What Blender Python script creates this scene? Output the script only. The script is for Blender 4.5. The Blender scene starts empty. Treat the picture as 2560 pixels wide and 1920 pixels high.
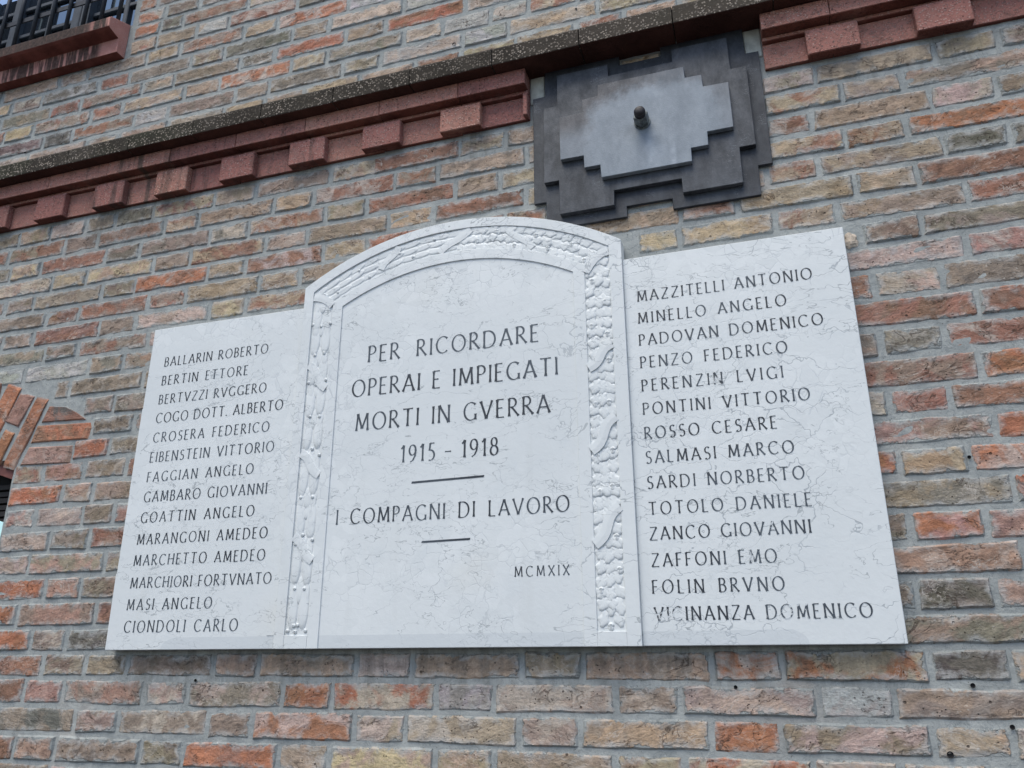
import bpy, bmesh, math, random
from mathutils import Vector, noise as mnoise
random.seed(11)
C = bpy.data.collections.new('place'); bpy.context.scene.collection.children.link(C)
sc = bpy.context.scene
# ------------------------------------------------------------------ camera, sky, sun, exposure
cam = bpy.data.objects.new('camera', bpy.data.cameras.new('camera')); C.objects.link(cam)
cam.location = (1.68414, -1.78572, -0.02458)
from mathutils import Matrix
yaw, pitch, roll = 0.311741, 0.335380, 0.002363
R = Matrix.Rotation(yaw, 3, 'Z') @ Matrix.Rotation(pitch, 3, 'X') @ Matrix.Rotation(roll, 3, 'Y')
# the camera looks along +Y of this frame; Blender cameras look along -Z
cam.rotation_euler = (R @ Matrix.Rotation(math.pi / 2, 3, 'X')).to_euler()
cam.data.sensor_width = 36; cam.data.lens = 36 * 1989.39 / 2560
cam.data.clip_start = 0.02; cam.data.clip_end = 500
sc.camera = cam
SUN_EL, SUN_AZ = math.radians(64), math.radians(200)      # azimuth measured from +Y, clockwise
w = bpy.data.worlds.new('World'); sc.world = w; w.use_nodes = True
nt = w.node_tree; bg = nt.nodes['Background']
sky = nt.nodes.new('ShaderNodeTexSky'); sky.sky_type = 'NISHITA'; sky.sun_disc = False
sky.sun_elevation = SUN_EL; sky.sun_rotation = SUN_AZ; sky.air_density = 1.0; sky.dust_density = 1.8; sky.ozone_density = 1.0
nt.links.new(sky.outputs[0], bg.inputs[0]); bg.inputs[1].default_value = 0.128
sl = bpy.data.lights.new('sun', 'SUN'); sl.energy = 1.5; sl.angle = math.radians(42); sl.color = (1.0, 0.97, 0.85)
sun = bpy.data.objects.new('sun', sl); C.objects.link(sun)
d = Vector((math.sin(SUN_AZ) * math.cos(SUN_EL), math.cos(SUN_AZ) * math.cos(SUN_EL), math.sin(SUN_EL)))
sun.rotation_euler = (-d).to_track_quat('-Z', 'Y').to_euler()
sc.view_settings.view_transform = 'Standard'; sc.view_settings.look = 'None'
sc.view_settings.exposure = 0.82; sc.view_settings.gamma = 1.0; sc.view_settings.use_curve_mapping = False
sc.render.engine = 'CYCLES'

# ------------------------------------------------------------------ node helper
class NT:
    def __init__(s, name):
        s.m = bpy.data.materials.new(name); s.m.use_nodes = True; s.t = s.m.node_tree; s.t.nodes.clear()
        s.out = s.n('ShaderNodeOutputMaterial'); s.b = s.n('ShaderNodeBsdfPrincipled')
        s.t.links.new(s.b.outputs[0], s.out.inputs[0])
        s.pos = s.n('ShaderNodeNewGeometry').outputs['Position']
    def n(s, t): return s.t.nodes.new(t)
    def put(s, sock, v):
        if v is None: return
        if isinstance(v, bpy.types.NodeSocket): s.t.links.new(v, sock)
        elif isinstance(v, (tuple, list)) and len(v) == 3 and sock.type == 'RGBA': sock.default_value = (*v, 1)
        else: sock.default_value = v
    def math(s, op, a, b=None, c=None, clamp=False):
        n = s.n('ShaderNodeMath'); n.operation = op; n.use_clamp = clamp
        s.put(n.inputs[0], a); s.put(n.inputs[1], b); s.put(n.inputs[2], c); return n.outputs[0]
    def vec(s, op, a, b=None):
        n = s.n('ShaderNodeVectorMath'); n.operation = op; s.put(n.inputs[0], a); s.put(n.inputs[1], b); return n.outputs[0]
    def noise(s, v, scale, detail=4, rough=.55, dist=0, col=False):
        n = s.n('ShaderNodeTexNoise'); s.put(n.inputs['Vector'], v); n.inputs['Scale'].default_value = scale
        n.inputs['Detail'].default_value = detail; n.inputs['Roughness'].default_value = rough; n.inputs['Distortion'].default_value = dist
        return n.outputs['Color' if col else 'Fac']
    def vor(s, v, scale, feature='F1', out='Distance'):
        n = s.n('ShaderNodeTexVoronoi'); n.feature = feature; s.put(n.inputs['Vector'], v); n.inputs['Scale'].default_value = scale
        return n.outputs[out]
    def step(s, v, a, b, o0=0., o1=1.):
        n = s.n('ShaderNodeMapRange'); n.interpolation_type = 'SMOOTHSTEP'; s.put(n.inputs['Value'], v)
        for k, x in zip(('From Min', 'From Max', 'To Min', 'To Max'), (a, b, o0, o1)): s.put(n.inputs[k], x)
        return n.outputs[0]
    def mix(s, f, a, b, mode='MIX'):
        n = s.n('ShaderNodeMix'); n.data_type = 'RGBA'; n.blend_type = mode
        s.put(n.inputs[0], f); s.put(n.inputs[6], a); s.put(n.inputs[7], b); return n.outputs[2]
    def attr(s, name):
        n = s.n('ShaderNodeAttribute'); n.attribute_name = name; return n
    def sep(s, v):
        n = s.n('ShaderNodeSeparateXYZ'); s.put(n.inputs[0], v); return n.outputs
    def comb(s, x, y, z):
        n = s.n('ShaderNodeCombineXYZ'); s.put(n.inputs[0], x); s.put(n.inputs[1], y); s.put(n.inputs[2], z); return n.outputs[0]
    def scale(s, v, t): return s.vec('MULTIPLY', v, t)
    def bump(s, h, dist, strength=1.0, prev=None):
        n = s.n('ShaderNodeBump'); s.put(n.inputs['Height'], h); n.inputs['Distance'].default_value = dist; n.inputs['Strength'].default_value = strength
        if prev is not None: s.put(n.inputs['Normal'], prev)
        return n.outputs[0]
    def iso(s, n, w):      # thin line where a noise crosses 0.5
        a = s.math('ABSOLUTE', s.math('SUBTRACT', n, .5)); return s.step(a, w, w * .25)
    def done(s, col, rough=.8, normal=None, metal=0., spec=None):
        s.put(s.b.inputs['Base Color'], col); s.put(s.b.inputs['Roughness'], rough); s.put(s.b.inputs['Metallic'], metal)
        if normal is not None: s.put(s.b.inputs['Normal'], normal)
        if spec is not None: s.b.inputs['Specular IOR Level'].default_value = spec
        return s.m

MORTAR = (.39, .43, .445)
def runoff_and_shadow(k, col, pos):
    x, y, z = k.sep(pos)
    dr = k.noise(k.comb(k.math('MULTIPLY', x, 34.), 3., k.math('MULTIPLY', z, 2.5)), 1, 4, .65)
    a = k.math('MULTIPLY', k.step(z, 1.18, 1.37), k.step(z, 1.42, 1.39))
    a = k.math('MULTIPLY', a, k.step(k.noise(k.comb(k.math('MULTIPLY', x, 2.6), 7., 0.), 1, 1), .42, .58))
    b = k.math('MULTIPLY', k.step(z, -.16, -.01), k.step(z, .01, .0)); b = k.math('MULTIPLY', b, k.math('MULTIPLY', k.step(x, .0, .1), k.step(x, 1.93, 1.85)))  # streaky dirt below the plaque, with its contact shadow painted in
    s = k.math('MULTIPLY', k.math('MAXIMUM', a, k.math('MULTIPLY', b, .8)), k.step(dr, .40, .64))
    return k.mix(k.math('MULTIPLY', s, .55), col, (.115, .11, .095))
def mortar_colour(k, p):
    a = k.noise(p, 5, 5, .6); b = k.noise(p, 70, 6, .7); c = k.noise(p, 22, 5, .6)
    col = k.mix(k.step(a, .35, .68), (.34, .355, .343), (.46, .47, .445))
    col = k.mix(k.step(c, .42, .7), col, (.29, .305, .295))
    col = k.mix(k.math('MULTIPLY', k.step(b, .3, .72), .55), k.mix(.4, col, (.22, .24, .25)), col)
    col = k.mix(k.math('MULTIPLY', k.iso(k.noise(p, 17, 7, .7, .8), .012), .6), col, (.17, .19, .195))
    col = k.mix(k.math('MULTIPLY', k.step(k.noise(k.vec('ADD', p, (2., 2., 2.)), 40, 5, .7), .58, .72), .6), col, (.54, .545, .52))
    sp = k.step(k.vor(p, 120), .19, .09)
    sp = k.math('MULTIPLY', sp, k.step(k.noise(p, 30, 2), .52, .6))
    col = k.mix(k.math('MULTIPLY', sp, .75), col, (.07, .065, .06))
    soot_or_shade = k.step(k.noise(k.vec('ADD', p, (1., 0., 5.)), 1.7, 4, .6), .50, .72)
    col = k.mix(k.math('MULTIPLY', soot_or_shade, .30), col, (.20, .205, .19))
    col = runoff_and_shadow(k, col, p)
    return col, b

def mat_mortar():
    k = NT('mortar_grey'); p = k.pos
    col, b = mortar_colour(k, p)
    # a brick-dust blush here and there
    d = k.step(k.noise(p, 3.3, 3), .6, .75)
    col = k.mix(k.math('MULTIPLY', d, .3), col, (.42, .33, .27))
    h = k.math('ADD', k.math('MULTIPLY', k.noise(p, 28, 6, .65), 1.0), k.math('MULTIPLY', b, .5))
    return k.done(col, .95, k.bump(h, .005, .9), spec=.2)

def mat_brick():
    k = NT('old_brick'); pos = k.pos
    rn = k.attr('rnd').outputs['Vector']
    r1, r2, r3 = k.sep(rn)
    p = k.vec('ADD', pos, k.scale(rn, (9., 9., 9.)))
    # direction of the creases differs a little from brick to brick
    px, py, pz = k.sep(p)
    sx = k.math('ADD', px, k.math('MULTIPLY', pz, k.math('MULTIPLY', k.math('SUBTRACT', r2, .5), 1.6)))
    pa = k.comb(k.math('MULTIPLY', sx, .60), py, pz)
    big = k.noise(p, 13, 4, .6, .6); mid = k.noise(pa, 52, 8, .74, .2); fine = k.noise(p, 210, 4, .75)
    ca = k.attr('ca').outputs['Color']; cb = k.attr('cb').outputs['Color']
    col = k.mix(k.step(big, .44, .58), ca, cb)
    tone = k.math('ADD', k.step(mid, .3, .72, .70, 1.22), k.math('MULTIPLY', k.math('SUBTRACT', fine, .5), 1.0))
    col = k.mix(1, col, k.comb(tone, tone, tone), 'MULTIPLY')
    # lime bloom
    lime = k.math('MULTIPLY', k.step(k.noise(p, 20, 6, .7, .8), .50, .70), k.step(r3, .2, 1., .15, .75))
    col = k.mix(lime, col, (.50, .45, .40))
    # pale crease crests and dark crease valleys
    cr = k.noise(pa, 30, 6, .62, 1.2)
    crest = k.math('MULTIPLY', k.iso(cr, .018), k.step(k.noise(p, 15, 2), .45, .6))
    crest = k.math('MULTIPLY', crest, k.step(k.attr('ed2').outputs['Fac'], 0., 1., .22, 1.))
    valley = k.math('MULTIPLY', k.iso(k.noise(k.vec('ADD', pa, (3., 1., 2.)), 26, 6, .6, 1.), .014), k.step(k.noise(p, 12, 2), .5, .62))
    col = k.mix(k.math('MULTIPLY', crest, .7), col, (.62, .56, .50))
    col = k.mix(k.math('MULTIPLY', valley, .7), col, (.10, .07, .055))
    fl = k.math('MULTIPLY', k.step(k.noise(k.vec('ADD', pa, (7., 0., 1.)), 120, 5, .75, .6), .60, .68), k.step(k.noise(p, 17, 3), .44, .62))
    col = k.mix(k.math('MULTIPLY', fl, .75), col, (.60, .56, .51))
    fd_ = k.math('MULTIPLY', k.step(k.noise(k.vec('ADD', pa, (0., 4., 9.)), 100, 5, .75, .6), .61, .68), k.step(k.noise(k.vec('ADD', p, (0., 1., 3.)), 14, 3), .42, .6))
    col = k.mix(k.math('MULTIPLY', fd_, .65), col, (.11, .085, .07))
    soot_or_shade = k.step(k.noise(k.vec('ADD', pos, (1., 0., 5.)), 1.7, 4, .6), .50, .72)
    col = k.mix(k.math('MULTIPLY', soot_or_shade, .35), col, (.13, .115, .095))
    col = runoff_and_shadow(k, col, pos)
    # pits
    pit = k.step(k.vor(p, 105), .20, .10); pit = k.math('MULTIPLY', pit, k.step(k.noise(p, 26, 2), .50, .58))
    pit2 = k.math('MULTIPLY', k.step(k.vor(p, 38), .13, .07), k.step(k.noise(k.vec('ADD', p, (5., 5., 5.)), 9, 2), .5, .58))
    pit = k.math('MAXIMUM', pit, pit2)
    col = k.mix(k.math('MULTIPLY', pit, .8), col, (.055, .038, .03))
    # mortar smeared over the arrises
    e = k.attr('ed'); ex, ey, ez = k.sep(e.outputs['Vector'])
    ed = k.math('MINIMUM', k.math('MINIMUM', ex, ey), k.math('MINIMUM', ez, e.outputs['Alpha']))
    wob = k.math('ADD', k.math('MULTIPLY', k.math('SUBTRACT', k.noise(pos, 38, 5, .62), .5), .034), k.math('MULTIPLY', k.math('SUBTRACT', k.noise(pos, 11, 2), .5), .022))
    wob = k.math('ADD', wob, k.math('MULTIPLY', k.math('SUBTRACT', k.noise(pos, 170, 4, .75), .5), .010))
    th = k.math('MULTIPLY', k.math('ADD', r1, .12), .0066)
    sm = k.step(k.math('ADD', ed, wob), k.math('ADD', th, .0018), k.math('SUBTRACT', th, .0018))
    mc, mb = mortar_colour(k, pos)
    haze = k.math('MULTIPLY', k.step(k.math('ADD', ed, wob), k.math('ADD', th, .016), th), k.step(k.noise(pos, 24, 4, .7), .38, .60))
    col = k.mix(k.math('MULTIPLY', haze, .75), col, (.47, .465, .45))
    col = k.mix(sm, col, mc)
    gap = k.math('ABSOLUTE', k.math('SUBTRACT', k.math('ADD', ed, wob), th))
    gap = k.math('MULTIPLY', k.step(gap, .0013, .0003), k.step(k.noise(k.vec('ADD', pos, (0., 3., 0.)), 24, 3, .6), .50, .60))
    col = k.mix(k.math('MULTIPLY', gap, .5), col, (.09, .08, .072))
    h = k.math('ADD', k.math('MULTIPLY', mid, 1.3), k.math('MULTIPLY', fine, .3))
    h = k.math('ADD', h, k.math('MULTIPLY', cr, .8))
    h = k.math('SUBTRACT', h, k.math('MULTIPLY', k.math('MAXIMUM', pit, k.math('MULTIPLY', valley, .6)), .8))
    h = k.math('SUBTRACT', h, k.math('MULTIPLY', sm, .35))
    return k.done(col, .92, k.bump(h, .0048, 1.0), spec=.25)

def mat_marble():
    k = NT('white_marble'); pos = k.pos
    wv = k.scale(k.vec('SUBTRACT', k.noise(pos, 7, 4, .6, 0, True), (.5, .5, .5)), (.040, .040, .040))
    wf = k.scale(k.vec('SUBTRACT', k.noise(pos, 45, 4, .7, 0, True), (.5, .5, .5)), (.007, .007, .007))
    p = k.vec('ADD', k.vec('ADD', pos, wv), wf)
    x, y, z = k.sep(pos)
    base = k.mix(k.step(k.noise(pos, 2.2, 4), .3, .7), (.625, .650, .655), (.670, .692, .693))
    # nodules: pale cells with grey seams
    vd = k.vor(p, 34, 'DISTANCE_TO_EDGE'); vc = k.sep(k.vor(p, 34, 'F1', 'Color'))[0]
    nod = k.math('MAXIMUM', k.step(k.noise(k.vec('ADD', pos, (0., 0., 4.2)), 2.6, 2), .46, .62), k.step(z, .80, .9))
    col = k.mix(k.math('MULTIPLY', nod, k.step(vc, 0., 1., 0., .45)), base, (.745, .765, .765))
    seam = k.math('MULTIPLY', k.step(vd, .05, .005), k.math('MULTIPLY', nod, k.step(k.noise(pos, 18, 3), .42, .62)))
    col = k.mix(k.math('MULTIPLY', seam, .38), col, (.36, .39, .42))
    # bigger irregular cells in the right of the slab
    wv2 = k.scale(k.vec('SUBTRACT', k.noise(pos, 9, 4, .6, 0, True), (.5, .5, .5)), (.14, .14, .14))
    p2 = k.vec('ADD', pos, wv2)
    vd2 = k.vor(k.scale(p2, (.8, 1., 1.9)), 11, 'DISTANCE_TO_EDGE')
    m2 = k.math('MULTIPLY', k.step(x, 1.0, 1.45, .35, 1.), k.step(k.noise(pos, 8, 3), .45, .58))
    s2 = k.math('MULTIPLY', k.step(vd2, .020, .004), m2)
    col = k.mix(k.math('MULTIPLY', s2, .62), col, (.25, .28, .31))
    # stylolites: thin wandering lines
    q = k.comb(k.math('MULTIPLY', k.sep(p)[0], .42), y, k.sep(p)[2])
    for off, sc_, wd, lo in ((0., 9., .0040, .47), (7., 14., .0042, .50), (13., 5.5, .0026, .42)):
        nn = k.noise(k.vec('ADD', q, (off, 0., off * .7)), sc_, 5, .58, .3)
        l = k.math('MULTIPLY', k.iso(nn, wd), k.step(k.noise(k.vec('ADD', pos, (off, 2., 0.)), 6.5, 3), lo, lo + .12))
        col = k.mix(k.math('MULTIPLY', l, .60), col, (.22, .245, .26))
    col = k.mix(k.math('MULTIPLY', k.step(k.noise(k.comb(k.math('MULTIPLY', x, 16.), 0., k.math('MULTIPLY', z, 2.2)), 1, 4, .6), .55, .75), .16), col, (.47, .48, .46))
    col = k.mix(k.math('MULTIPLY', k.step(k.noise(pos, 3.1, 3), .62, .78), .22), col, (.62, .60, .54))
    # soft grey clouds, small stains and pits
    col = k.mix(k.math('MULTIPLY', k.step(k.noise(pos, 15, 5, .6), .52, .8), .3), col, (.56, .60, .62))
    pit = k.math('MULTIPLY', k.step(k.vor(pos, 60), .06, .03), k.step(k.noise(pos, 14, 2), .6, .66))
    col = k.mix(k.math('MULTIPLY', pit, .7), col, (.16, .16, .16))
    # damp, grey washed strip along the foot of the slabs (rounded ends)
    dz = k.math('MULTIPLY', k.step(z, .0352, .0340), k.math('MULTIPLY',
         k.step(k.math('SUBTRACT', x, k.math('MULTIPLY', k.math('POWER', k.math('DIVIDE', k.math('MAXIMUM', z, .0), .035), 3.5), .043)), .1795, .1810), k.step(k.math('ADD', x, k.math('MULTIPLY', k.math('POWER', k.math('DIVIDE', k.math('MAXIMUM', z, .0), .035), 3.2), .030)), 1.7365, 1.735)))
    fd = k.attr('foot').outputs['Fac']
    col = k.mix(k.math('MULTIPLY', k.math('MULTIPLY', dz, fd), .55), col, (.52, .55, .57))
    h = k.math('ADD', k.noise(pos, 60, 5, .6), k.math('MULTIPLY', k.math('MAXIMUM', s2, seam), -.4))
    return k.done(col, .48, k.bump(h, .0007, .8), spec=.35)

def mat_paint():
    k = NT('slate_lettering_paint'); pos = k.pos
    n = k.noise(pos, 5, 3); f = k.noise(pos, 150, 4, .7); m = k.noise(pos, 26, 3)
    col = k.mix(k.step(n, .42, .62), (.020, .026, .036), (.060, .076, .095))
    x, y, z = k.sep(pos)
    wear = k.attr('wear').outputs['Fac']
    lost = k.step(k.math('ADD', k.math('MULTIPLY', f, .5), k.math('MULTIPLY', m, .5)), k.math('SUBTRACT', .64, k.math('MULTIPLY', wear, .135)), k.math('SUBTRACT', .67, k.math('MULTIPLY', wear, .135)))
    col = k.mix(k.math('MULTIPLY', lost, .85), col, (.66, .69, .71))
    return k.done(col, .6)

def speckle(k, p, sc_, lo, hi, cover):
    a = k.step(k.vor(p, sc_), lo, hi); r = k.sep(k.vor(p, sc_, 'F1', 'Color'))
    return k.math('MULTIPLY', a, k.step(r[0], cover, cover + .04)), r[1]

def mat_terracotta(name='red_cast_brick', base=(.345, .155, .125), stain=True, amount=1.0):
    k = NT(name); pos = k.pos
    q = k.vec('ADD', pos, k.scale(k.vec('SUBTRACT', k.noise(pos, 240, 2, .5, 0, True), (.5, .5, .5)), (.004, .004, .004)))
    s, r = speckle(k, q, 185, .52, .34, .30); s2, r2 = speckle(k, k.vec('ADD', q, (3., 3., 3.)), 150, .40, .28, .62)
    n = k.noise(pos, 9, 5, .6)
    col = k.mix(k.step(n, .3, .72), base, tuple(min(1, c * 1.28) for c in base))
    col = k.mix(k.math('MULTIPLY', s, .72 * amount), col, k.mix(r, (.30, .15, .12), (.66, .43, .37)))
    col = k.mix(k.math('MULTIPLY', s2, .75 * amount), col, k.mix(r2, (.07, .03, .025), (.56, .38, .33)))
    x, y, z = k.sep(pos)
    # cast undersides: no aggregate, a deep red with the soffit's shade painted in
    soffit_shade = k.step(k.sep(k.n('ShaderNodeNewGeometry').outputs['True Normal'])[2], -.5, -.8)
    col = k.mix(soffit_shade, col, k.mix(k.step(n, .3, .7), (.13, .042, .032), (.20, .07, .052)))
    if stain:   # run-off stains under the coping, in vertical drips
        dr = k.noise(k.comb(k.math('MULTIPLY', x, 30.), 0., k.math('MULTIPLY', z, 3.)), 1, 3, .6)
        reg = k.step(k.noise(k.comb(k.math('MULTIPLY', x, 2.6), 7., 0.), 1, 1), .42, .56)
        reg = k.math('MULTIPLY', reg, k.step(x, .75, .45))
        d = k.math('MULTIPLY', k.step(dr, .46, .62), reg)
        col = k.mix(k.math('MULTIPLY', d, .75), col, (.06, .05, .042))
    dirt = k.math('MULTIPLY', k.step(k.noise(pos, 26, 6, .7), .50, .70), k.step(k.noise(pos, 4, 2), .42, .6))
    col = k.mix(k.math('MULTIPLY', dirt, .55), col, (.07, .05, .042))
    fade = k.step(k.noise(k.vec('ADD', pos, (9., 9., 9.)), 13, 5, .65), .50, .72)
    col = k.mix(k.math('MULTIPLY', fade, .35), col, (.42, .24, .20))
    orr = k.n('ShaderNodeObjectInfo').outputs['Random']; tn = k.math('ADD', .80, k.math('MULTIPLY', orr, .36))
    col = k.mix(1, col, k.comb(tn, k.math('MULTIPLY', tn, k.math('ADD', .95, k.math('MULTIPLY', orr, .1))), tn), 'MULTIPLY')
    h = k.math('ADD', k.math('MULTIPLY', s, .8), k.math('ADD', k.noise(pos, 160, 4, .7), k.math('MULTIPLY', s2, .5)))
    return k.done(col, .9, k.bump(h, .0026, 1.), spec=.3)

def mat_coping():
    k = NT('weathered_coping'); pos = k.pos
    x, y, z = k.sep(pos)
    q = k.vec('ADD', pos, k.scale(k.vec('SUBTRACT', k.noise(pos, 200, 2, .5, 0, True), (.5, .5, .5)), (.005, .005, .005)))
    s, r = speckle(k, q, 150, .50, .30, .34)
    s = k.math('MULTIPLY', s, k.math('ADD', k.step(k.noise(pos, 14, 3), .36, .6, .25, 1.), k.step(z, 1.575, 1.548, 0., .35)))
    col = k.mix(k.step(k.noise(pos, 8, 4), .35, .65), (.024, .019, .014), (.046, .038, .030))
    col = k.mix(k.math('MULTIPLY', k.step(k.noise(pos, 3, 2), .5, .65), .5), col, (.032, .036, .020))
    col = k.mix(k.math('MULTIPLY', k.step(x, 1.0, 1.7), .35), col, (.10, .080, .066))
    lit = k.mix(r, (.09, .076, .062), (.40, .34, .285))
    col = k.mix(k.math('MINIMUM', k.math('MULTIPLY', s, .85), 1.), col, lit)
    # soffit without the speckled crust: red body darkened, underside shade put into its colour
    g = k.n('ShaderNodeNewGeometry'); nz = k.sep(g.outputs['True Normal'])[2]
    soffit_shade = k.step(nz, -.5, -.8)
    soot_or_shade = k.mix(k.step(k.noise(pos, 12, 4), .35, .7), (.050, .020, .015), (.085, .034, .026))
    col = k.mix(soffit_shade, col, soot_or_shade)
    h = k.math('ADD', k.math('MULTIPLY', s, .7), k.noise(pos, 120, 4, .7))
    return k.done(col, .92, k.bump(h, .002, 1.), spec=.25)

def mat_iron(name, a, b, rough=.5, wash=False):
    k = NT(name); pos = k.pos
    x, y, z = k.sep(pos)
    st = k.comb(k.math('MULTIPLY', x, 1.), y, k.math('MULTIPLY', z, .6))
    n = k.noise(st, 22, 9, .74, 0.); m = k.noise(pos, 5, 3, .5); f = k.noise(pos, 240, 3, .6)
    col = k.mix(k.step(n, .32, .70), a, b)
    col = k.mix(k.math('MULTIPLY', k.step(m, .55, .75), .35), col, tuple(min(1, c * 1.5) for c in b))
    if wash:   # galvanised face: dark, warm oxidised border that eats into the plate, pale rain-washed middle
        dx = k.math('DIVIDE', k.math('SUBTRACT', x, 1.50), .175); dz_ = k.math('DIVIDE', k.math('SUBTRACT', z, 1.255), .150)
        rr = k.math('POWER', k.math('ADD', k.math('POWER', k.math('ABSOLUTE', dx), 3.), k.math('POWER', k.math('ABSOLUTE', dz_), 3.)), .333)
        rr = k.math('ADD', rr, k.math('MULTIPLY', k.math('SUBTRACT', k.noise(pos, 30, 7, .7), .5), .55))
        edge = k.step(rr, .84, 1.14)
        edge = k.math('MULTIPLY', edge, k.math('MAXIMUM', k.math('MULTIPLY', k.step(z, 1.25, 1.34), k.step(x, 1.56, 1.44, .55, 1.)), .28))
        warm = k.mix(k.step(n, .3, .7), (.05, .052, .06), (.11, .108, .118))
        col = k.mix(edge, col, warm)
        wx = k.math('ADD', k.step(k.math('ABSOLUTE', k.math('SUBTRACT', x, 1.50)), .022, .004), k.step(k.math('ABSOLUTE', k.math('SUBTRACT', x, 1.55)), .012, .002))
        run = k.math('MULTIPLY', k.math('MULTIPLY', wx, k.step(z, 1.275, 1.25)), k.step(k.noise(pos, 22, 3), .35, .7))
        col = k.mix(k.math('MULTIPLY', run, .35), col, (.48, .53, .60))
    scr = k.math('MULTIPLY', k.iso(k.noise(k.scale(pos, (.5, 1., 2.)), 30, 5, .7, 2.), .006), k.step(k.noise(pos, 20, 2), .58, .66))
    col = k.mix(k.math('MULTIPLY', scr, .4), col, (.5, .54, .6))
    rg = k.step(n, .3, .7, rough + .08, rough - .08)
    return k.done(col, rg, k.bump(k.math('ADD', f, k.math('MULTIPLY', n, 2.)), .0006, .8), metal=.0, spec=.35)

def mat_plain(name, col, rough=.7, metal=0., var=.2, bump=.0006, scale=40):
    k = NT(name); n = k.noise(k.pos, scale, 5, .6); m = k.noise(k.pos, scale * .15, 3)
    c = k.mix(k.step(n, .3, .7), tuple(x * (1 - var) for x in col), tuple(min(1, x * (1 + var)) for x in col))
    c = k.mix(k.math('MULTIPLY', k.step(m, .5, .7), var), c, tuple(x * .6 for x in col))
    return k.done(c, rough, k.bump(n, bump, 1.), metal=metal)

def mat_sill():
    k = NT('painted_sill'); pos = k.pos; x, y, z = k.sep(pos)
    s, r = speckle(k, pos, 220, .4, .3, .72)
    col = k.mix(k.step(k.noise(pos, 11, 4), .3, .7), (.42, .19, .16), (.52, .27, .23))
    col = k.mix(k.math('MULTIPLY', s, .35), col, (.62, .45, .40))
    # black water crust: solid on the upper lip, drips on the lower fascia, none at the clean right end
    dr = k.noise(k.comb(k.math('MULTIPLY', x, 46.), 0., k.math('MULTIPLY', z, 5.)), 1, 4, .6)
    lim = k.step(x, -.50, -.41)
    up = k.math('MULTIPLY', k.step(z, 2.085, 2.11), k.step(k.math('ADD', dr, k.math('MULTIPLY', lim, .13)), .80, .55))
    up = k.math('MULTIPLY', up, k.step(k.math('ADD', x, k.math('MULTIPLY', k.noise(pos, 60, 3), .02)), -.352, -.362))
    lo = k.math('MULTIPLY', k.step(dr, .38, .52), k.step(k.math('ADD', x, k.math('MULTIPLY', dr, .03)), -.41, -.44))
    lo = k.math('MULTIPLY', lo, .92)
    g = k.math('MAXIMUM', up, lo)
    crust = k.mix(k.step(k.noise(pos, 90, 4, .7), .35, .7), (.030, .018, .015), (.085, .055, .046))
    col = k.mix(g, col, crust)
    soffit_shade = k.step(k.sep(k.n('ShaderNodeNewGeometry').outputs['True Normal'])[2], -.5, -.8)  # underside turns darker red: its shade is put into the colour
    col = k.mix(soffit_shade, col, k.mix(k.step(k.noise(pos, 14, 4), .35, .65), (.13, .038, .03), (.22, .07, .055)))
    return k.done(col, .85, k.bump(k.math('ADD', k.noise(pos, 130, 5, .7), s), .0016, 1.), spec=.3)

def mat_glass():
    k = NT('old_window_glass'); n = k.noise(k.pos, 5, 2)
    k.b.inputs['IOR'].default_value = 2.6; k.b.inputs['Specular Tint'].default_value = (.50, .76, 1., 1)
    return k.done((.012, .014, .018), .03, k.bump(n, .0015, .3))

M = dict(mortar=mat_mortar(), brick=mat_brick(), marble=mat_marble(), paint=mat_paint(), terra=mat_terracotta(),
         coping=mat_coping(), sill=mat_sill(), glass=mat_glass(),
         iron_dark=mat_iron('dark_iron_plate', (.016, .019, .026), (.044, .050, .061), .5),
         iron_mid=mat_iron('grey_iron_plate', (.023, .027, .035), (.070, .077, .091), .5),
         iron_pale=mat_iron('galvanised_plate', (.18, .21, .245), (.24, .275, .315), .5, True),
         nut=mat_plain('oxidised_nut', (.14, .155, .155), .45, .4, .45, .0002, 120), cap=mat_plain('bolt_end_black', (.018, .014, .016), .6, 0, .4, .0008, 120),
         frame=mat_plain('slate_blue_window_paint', (.035, .045, .060), .5), bar=mat_plain('black_iron_bar', (.022, .025, .033), .5, .3),
         dark=mat_plain('unlit_room', (.006, .006, .007), .9), red_frame=mat_plain('red_oxide_frame', (.16, .055, .045), .7),
         slat=mat_plain('dark_brown_slat', (.016, .012, .011), .7), pale_cloth=mat_plain('pale_blue_sheet', (.42, .66, .70), .7, 0, .06),
         plaster=mat_plain('pale_plaster_patch', (.42, .43, .39), .9, 0, .22, .002, 30), stone=mat_plain('rubble_chip', (.55, .46, .37), .9, 0, .35, .003, 60),
         pave=mat_plain('pavement', (.07, .068, .065), .9, 0, .15, .004, 3), road=mat_plain('street', (.06, .06, .06), .9, 0, .2, .004, 3),
         render_wall=mat_plain('opposite_wall', (.05, .045, .04), .9, 0, .3, .01, 2))

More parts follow.
